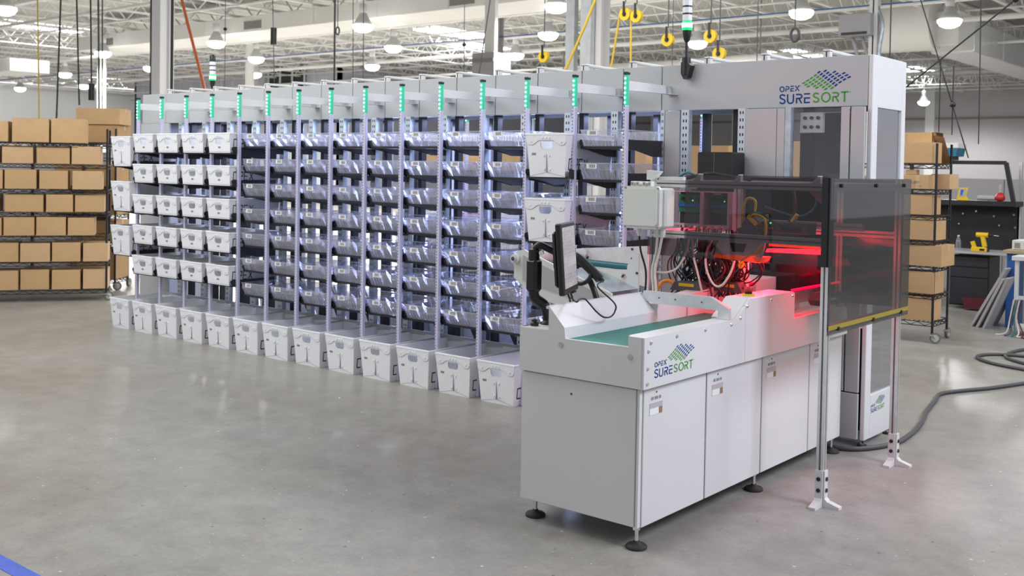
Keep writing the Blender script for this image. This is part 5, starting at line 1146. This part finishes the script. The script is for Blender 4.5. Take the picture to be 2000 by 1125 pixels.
def column(x, y, wd, label, m='joist_white', z1=7.0, shape='h'):
    t = thing('steel_column', label, 'column', (x, y, 0)); k = MB(); h = wd/2
    if shape == 'h':
        k.box(x-h, x+h, y-h, y-h+.02, 0, z1, m); k.box(x-h, x+h, y+h-.02, y+h, 0, z1, m); k.box(x-.01, x+.01, y-h, y+h, 0, z1, m)
    elif shape == 'o': k.cyl((x, y, 0), (x, y, z1), h, m, n=16)
    elif shape == 'b': k.bbox(x-h, x+h, y-h, y+h, 0, z1, m, .01)
    else:
        k.box(x-h, x+h, y-.01, y, 0, z1, m); k.box(x-h, x-h+.008, y, y+.1, 0, z1, m); k.box(x+h-.008, x+h, y, y+.1, 0, z1, m)
    k.build('column_shaft', t); k = MB(); k.box(x-h-.06, x+h+.06, y-h-.06, y+h+.06, 0, .02, m); k.build('base_plate', t); return t
column(-16.05, 10.15, .27, 'thick white steel column behind the far left end of the machine', 'joist_white', 7, 'b')
column(-9.76, 14, .25, 'white steel column behind the middle of the machine', 'joist_white')
column(-9.84, 13.75, .20, 'galvanised channel column joined to the white column', 'pale_steel', 7, 'c')
column(-10.33, 14, .17, 'slim galvanised channel column standing left of the white column', 'pale_steel', 7, 'c')
column(-35.5, 26.4, .36, 'round white column far away in the middle left', 'joist_white', 7, 'o')
column(-35.5, 20.0, .22, 'slim white column left of the thick column', 'joist_white')
column(-21.5, 25.3, .30, 'pale column behind the grey electrical cabinet', 'board_grey')
column(-6.06, 16, .13, 'narrow white column carrying the grey heater at the right', 'joist_white')
eb = thing('electrical_cabinet', 'grey electrical cabinet on a column beyond the rack', 'cabinet', (-15.5, 18, 3)); k = MB(); k.bbox(-15.94, -15.30, 17.9, 18.5, 3.1, 4.33, 'board_grey', .01); k.build('cabinet_body', eb); k = MB(); k.box(-15.92, -15.32, 17.885, 17.9, 3.12, 4.1, 'board_grey'); k.box(-15.92, -15.3, 17.88, 17.9, 4.13, 4.2, 'grille'); k.build('cabinet_door', eb)
k = MB(); k.box(-15.75, -15.45, 18.1, 18.2, 4.33, 7, 'duct_white'); k.build('conduit', eb)
ht = thing('unit_heater', 'grey unit heater with conduits on the narrow white column', 'heater', (-6.3, 16, 3.8)); k = MB(); k.bbox(-6.55, -6.05, 15.8, 16.2, 3.86, 4.2, 'board_grey', .01); k.build('heater_body', ht)
k = MB(); k.box(-6.5, -6.1, 15.79, 15.8, 3.88, 3.92, 'slot_shadow'); k.build('outlet_slot', ht)
k = MB(); k.tube([(-6.02, 16, 4.3), (-5.9, 15.9, 4.0), (-5.95, 15.9, 3.5), (-5.92, 15.9, 2.4)], .03, 'galvanised', 6, 4); k.tube([(-6.4, 16, 3.86), (-6.3, 16, 3.4), (-6.36, 16, 2.4)], .03, 'board_grey', 6, 3); k.tube([(-6.25, 16, 3.86), (-6.1, 16, 3.3), (-6.05, 16, 2.4)], .03, 'board_grey', 6, 3); k.build('conduit', ht)
# hanging cords: (label, points, radius, material)
def cord(pts, r, m, label, knob=None, plug=None):
    t = thing('hanging_cord', label, 'cord', pts[-1]); k = MB(); k.tube(pts, r, m, 6, 4 if len(pts) > 2 else 0); k.build('cord_line', t)
    if knob:
        k = MB(); c = Vector(knob); k.lathe([(.003, -.036), (.034, -.014), (.034, .014), (.003, .036)], c, 'black_plastic', n=10); k.build('stop_ball', t)
    if plug:
        k = MB(); c = Vector(plug); k.cyl(c, c+Vector((0, 0, .30)), .055, 'black_plastic', n=10); k.build('plug', t)
def v(x, y, z): return (x, y, z)
cl = [((-18.0, 9.44, 6.99), (-18, 9.30, 2.45), .028, 'black cord left of centre over the far left cartons', 'cable_black'), ((-18, 9.58, 6.99), (-18, 9.72, 2.75), .026, 'second black cord over the far left cartons', 'cable_black'),
      ((-18, 9.87, 6.99), (-18, 9.95, 3.10), .026, 'black cord ending in a plug near the slim white column', 'cable_black'), ((-18, 10.03, 6.99), (-18, 10.10, 2.6), .030, 'thick grey cord beside the slim white column', 'cable_grey'), ((-18, 10.13, 6.99), (-18, 10.16, 2.6), .022, 'thin grey cord right of the thick grey one', 'cable_grey'),
      ((-18, 11.12, 6.99), (-18, 11.13, 2.9), .03, 'black rod left of the thick white column', 'cable_black'), ((-13.83, 12, 6.99), (-13.8, 12, 3.1), .03, 'thick dark rod hanging right of the long duct vent', 'cable_black'), ((-15.81, 10.17, 6.99), (-15.81, 10.17, 2.4), .045, 'black conduit running down the thick white column', 'cable_black'),
      ((-24, 11.9, 6.99), (-24, 12.0, 2.3), .03, 'yellow cord hanging over the leftmost cartons', 'cord_yellow'), ((-13.5, 12.1, 6.99), (-13.5, 12.15, 3.1), .012, 'thin wire right of the thick dark rod', 'cable_grey'), ((-13.35, 12.2, 6.99), (-13.3, 12.2, 3.1), .014, 'second thin wire right of the thick dark rod', 'cable_grey'),
      ((-10.9, 12, 6.99), (-10.84, 12, 3.2), .010, 'thin wire with a ball over the middle of the machine', 'cable_grey'), ((-16.9, 12, 6.99), (-16.9, 12, 2.7), .010, 'thin wire with a ball right of the orange cable', 'cable_grey'), ((-15.6, 12, 6.99), (-15.4, 12, 2.8), .012, 'thin wire with a socket left of the long duct vent', 'cable_grey'), ((-9.85, 12.0, 6.99), (-10.55, 12, 3.1), .016, 'slanting wire left of the galvanised channel columns', 'cable_grey'),
      ((-4.37, 12, 6.99), (-4.36, 12, 2.6), .014, 'black wire hanging right of the heater', 'cable_black'), ((-3.43, 12, 6.99), (-3.38, 12, 2.1), .012, 'black wire hanging in front of the shiny duct', 'cable_black'), ((-3.66, 12, 2.95), (-3.66, 12, 2.2), .012, 'short black wire over the right wire shelving', 'cable_black'), ((-3.8, 12, 3.02), (-3.8, 12, 2.2), .012, 'black rod over the open carton', 'cable_black'),
      ((-4.04, 12, 3.72), (-3.48, 12, 1.95), .014, 'slanting black wire with a ball falling to the right shelving', 'cable_black'), ((-4.17, 12, 2.74), (-2.95, 12, 3.70), .016, 'black cable stretched diagonally across the upper right', 'cable_black'), ((-6.0, 12, 6.99), (-6.0, 12, 3.1), .012, 'thin dark wire above the long header left of the logo', 'cable_grey'), ((-7.2, 12, 6.99), (-7.2, 12, 3.1), .008, 'faint wire left of the lit signal tower', 'cable_grey')]
balls = {'thin wire with a ball over the middle of the machine': (-10.85, 12, 3.62), 'thin wire with a ball right of the orange cable': (-16.9, 12, 4.28), 'slanting black wire with a ball falling to the right shelving': (-3.66, 12, 2.53), 'black cable stretched diagonally across the upper right': (-3.05, 12, 3.62)}
plugs = {'black cord ending in a plug near the slim white column': (-18, 9.95, 2.85), 'thin wire with a socket left of the long duct vent': (-15.45, 12, 3.9)}
for a, b_, r, l, m in cl:
    cord([a, b_], r*.55, m, l, balls.get(l), plugs.get(l))
cord([(-18.8, 12, 6.2), (-18.33, 12, 4.95), (-17.55, 12, 3.2), (-17.3, 12, 2.5)], .028, 'cable_orange', 'bright orange cable slanting down beside the thick white column')
def pulley(x, y, z, label, rope=None):
    t = thing('pulley', label, 'pulley', (x, y, z)); k = MB(); k.cyl((x, y-.03, z), (x, y+.03, z), .085, 'yellow_plastic', n=20); k.cyl((x, y-.04, z), (x, y+.04, z), .03, 'black_plastic', n=10); k.build('sheave', t)
    k = MB(); k.bar((x, y-.045, z-.02), (x, y-.045, z+.17), .03, .01, 'black_plastic', (0, 1, 0)); k.build('hook', t)
    k = MB(); k.tube([(x, y, z+.16), (x, y, 6.99)], .008, 'cable_grey', 5); k.build('hanger_wire', t)
    if rope:
        k = MB(); k.tube([(x-.09, y, z), rope], .014, 'cord_yellow', 6); k.build('rope', t)
pulley(-7.94, 12, 3.85, 'yellow pulley with a rope above the machine, left of the pair', (-8.25, 12, 2.6)); pulley(-7.76, 12, 3.81, 'yellow pulley with a rope above the machine, right of the pair', (-7.83, 12, 2.6))
pulley(-7.27, 12, 3.464, 'yellow pulley left of the lit signal tower'); pulley(-6.646, 12, 3.47, 'yellow pulley close right of the lit signal tower'); pulley(-6.517, 12, 3.24, 'yellow pulley peeking over the header below the right one')
pulley(-9.7, 12.5, 3.42, 'small yellow pulley left of the galvanised channel columns')
k = MB(); k.tube([(-7.2, 12.2, 6.99), (-8.6, 12, 3.75), (-8.95, 12, 3.1), (-9.1, 12, 2.8)], .018, 'cord_yellow', 6); tag(k.build('yellow_rope'), 'slanting yellow rope between the two column shafts', 'rope')
for x, y, l in ((-6.2, 13.5, 'coil of black cable hung above the header left of the logo'), (-19, 16.6, 'coil of grey cable hanging under the long duct')):
    k = MB(); z = 3.62 if x > -10 else 4.9
    k.tube([(x+.06*math.cos(t_*PI/6), y, z+.09*math.sin(t_*PI/6)) for t_ in range(25)], .018, 'cable_grey', 6); k.tube([(x, y, z+.09), (x, y, 6.99)], .01, 'cable_grey', 5)
    tag(k.build('cable_coil'), l, 'cable')
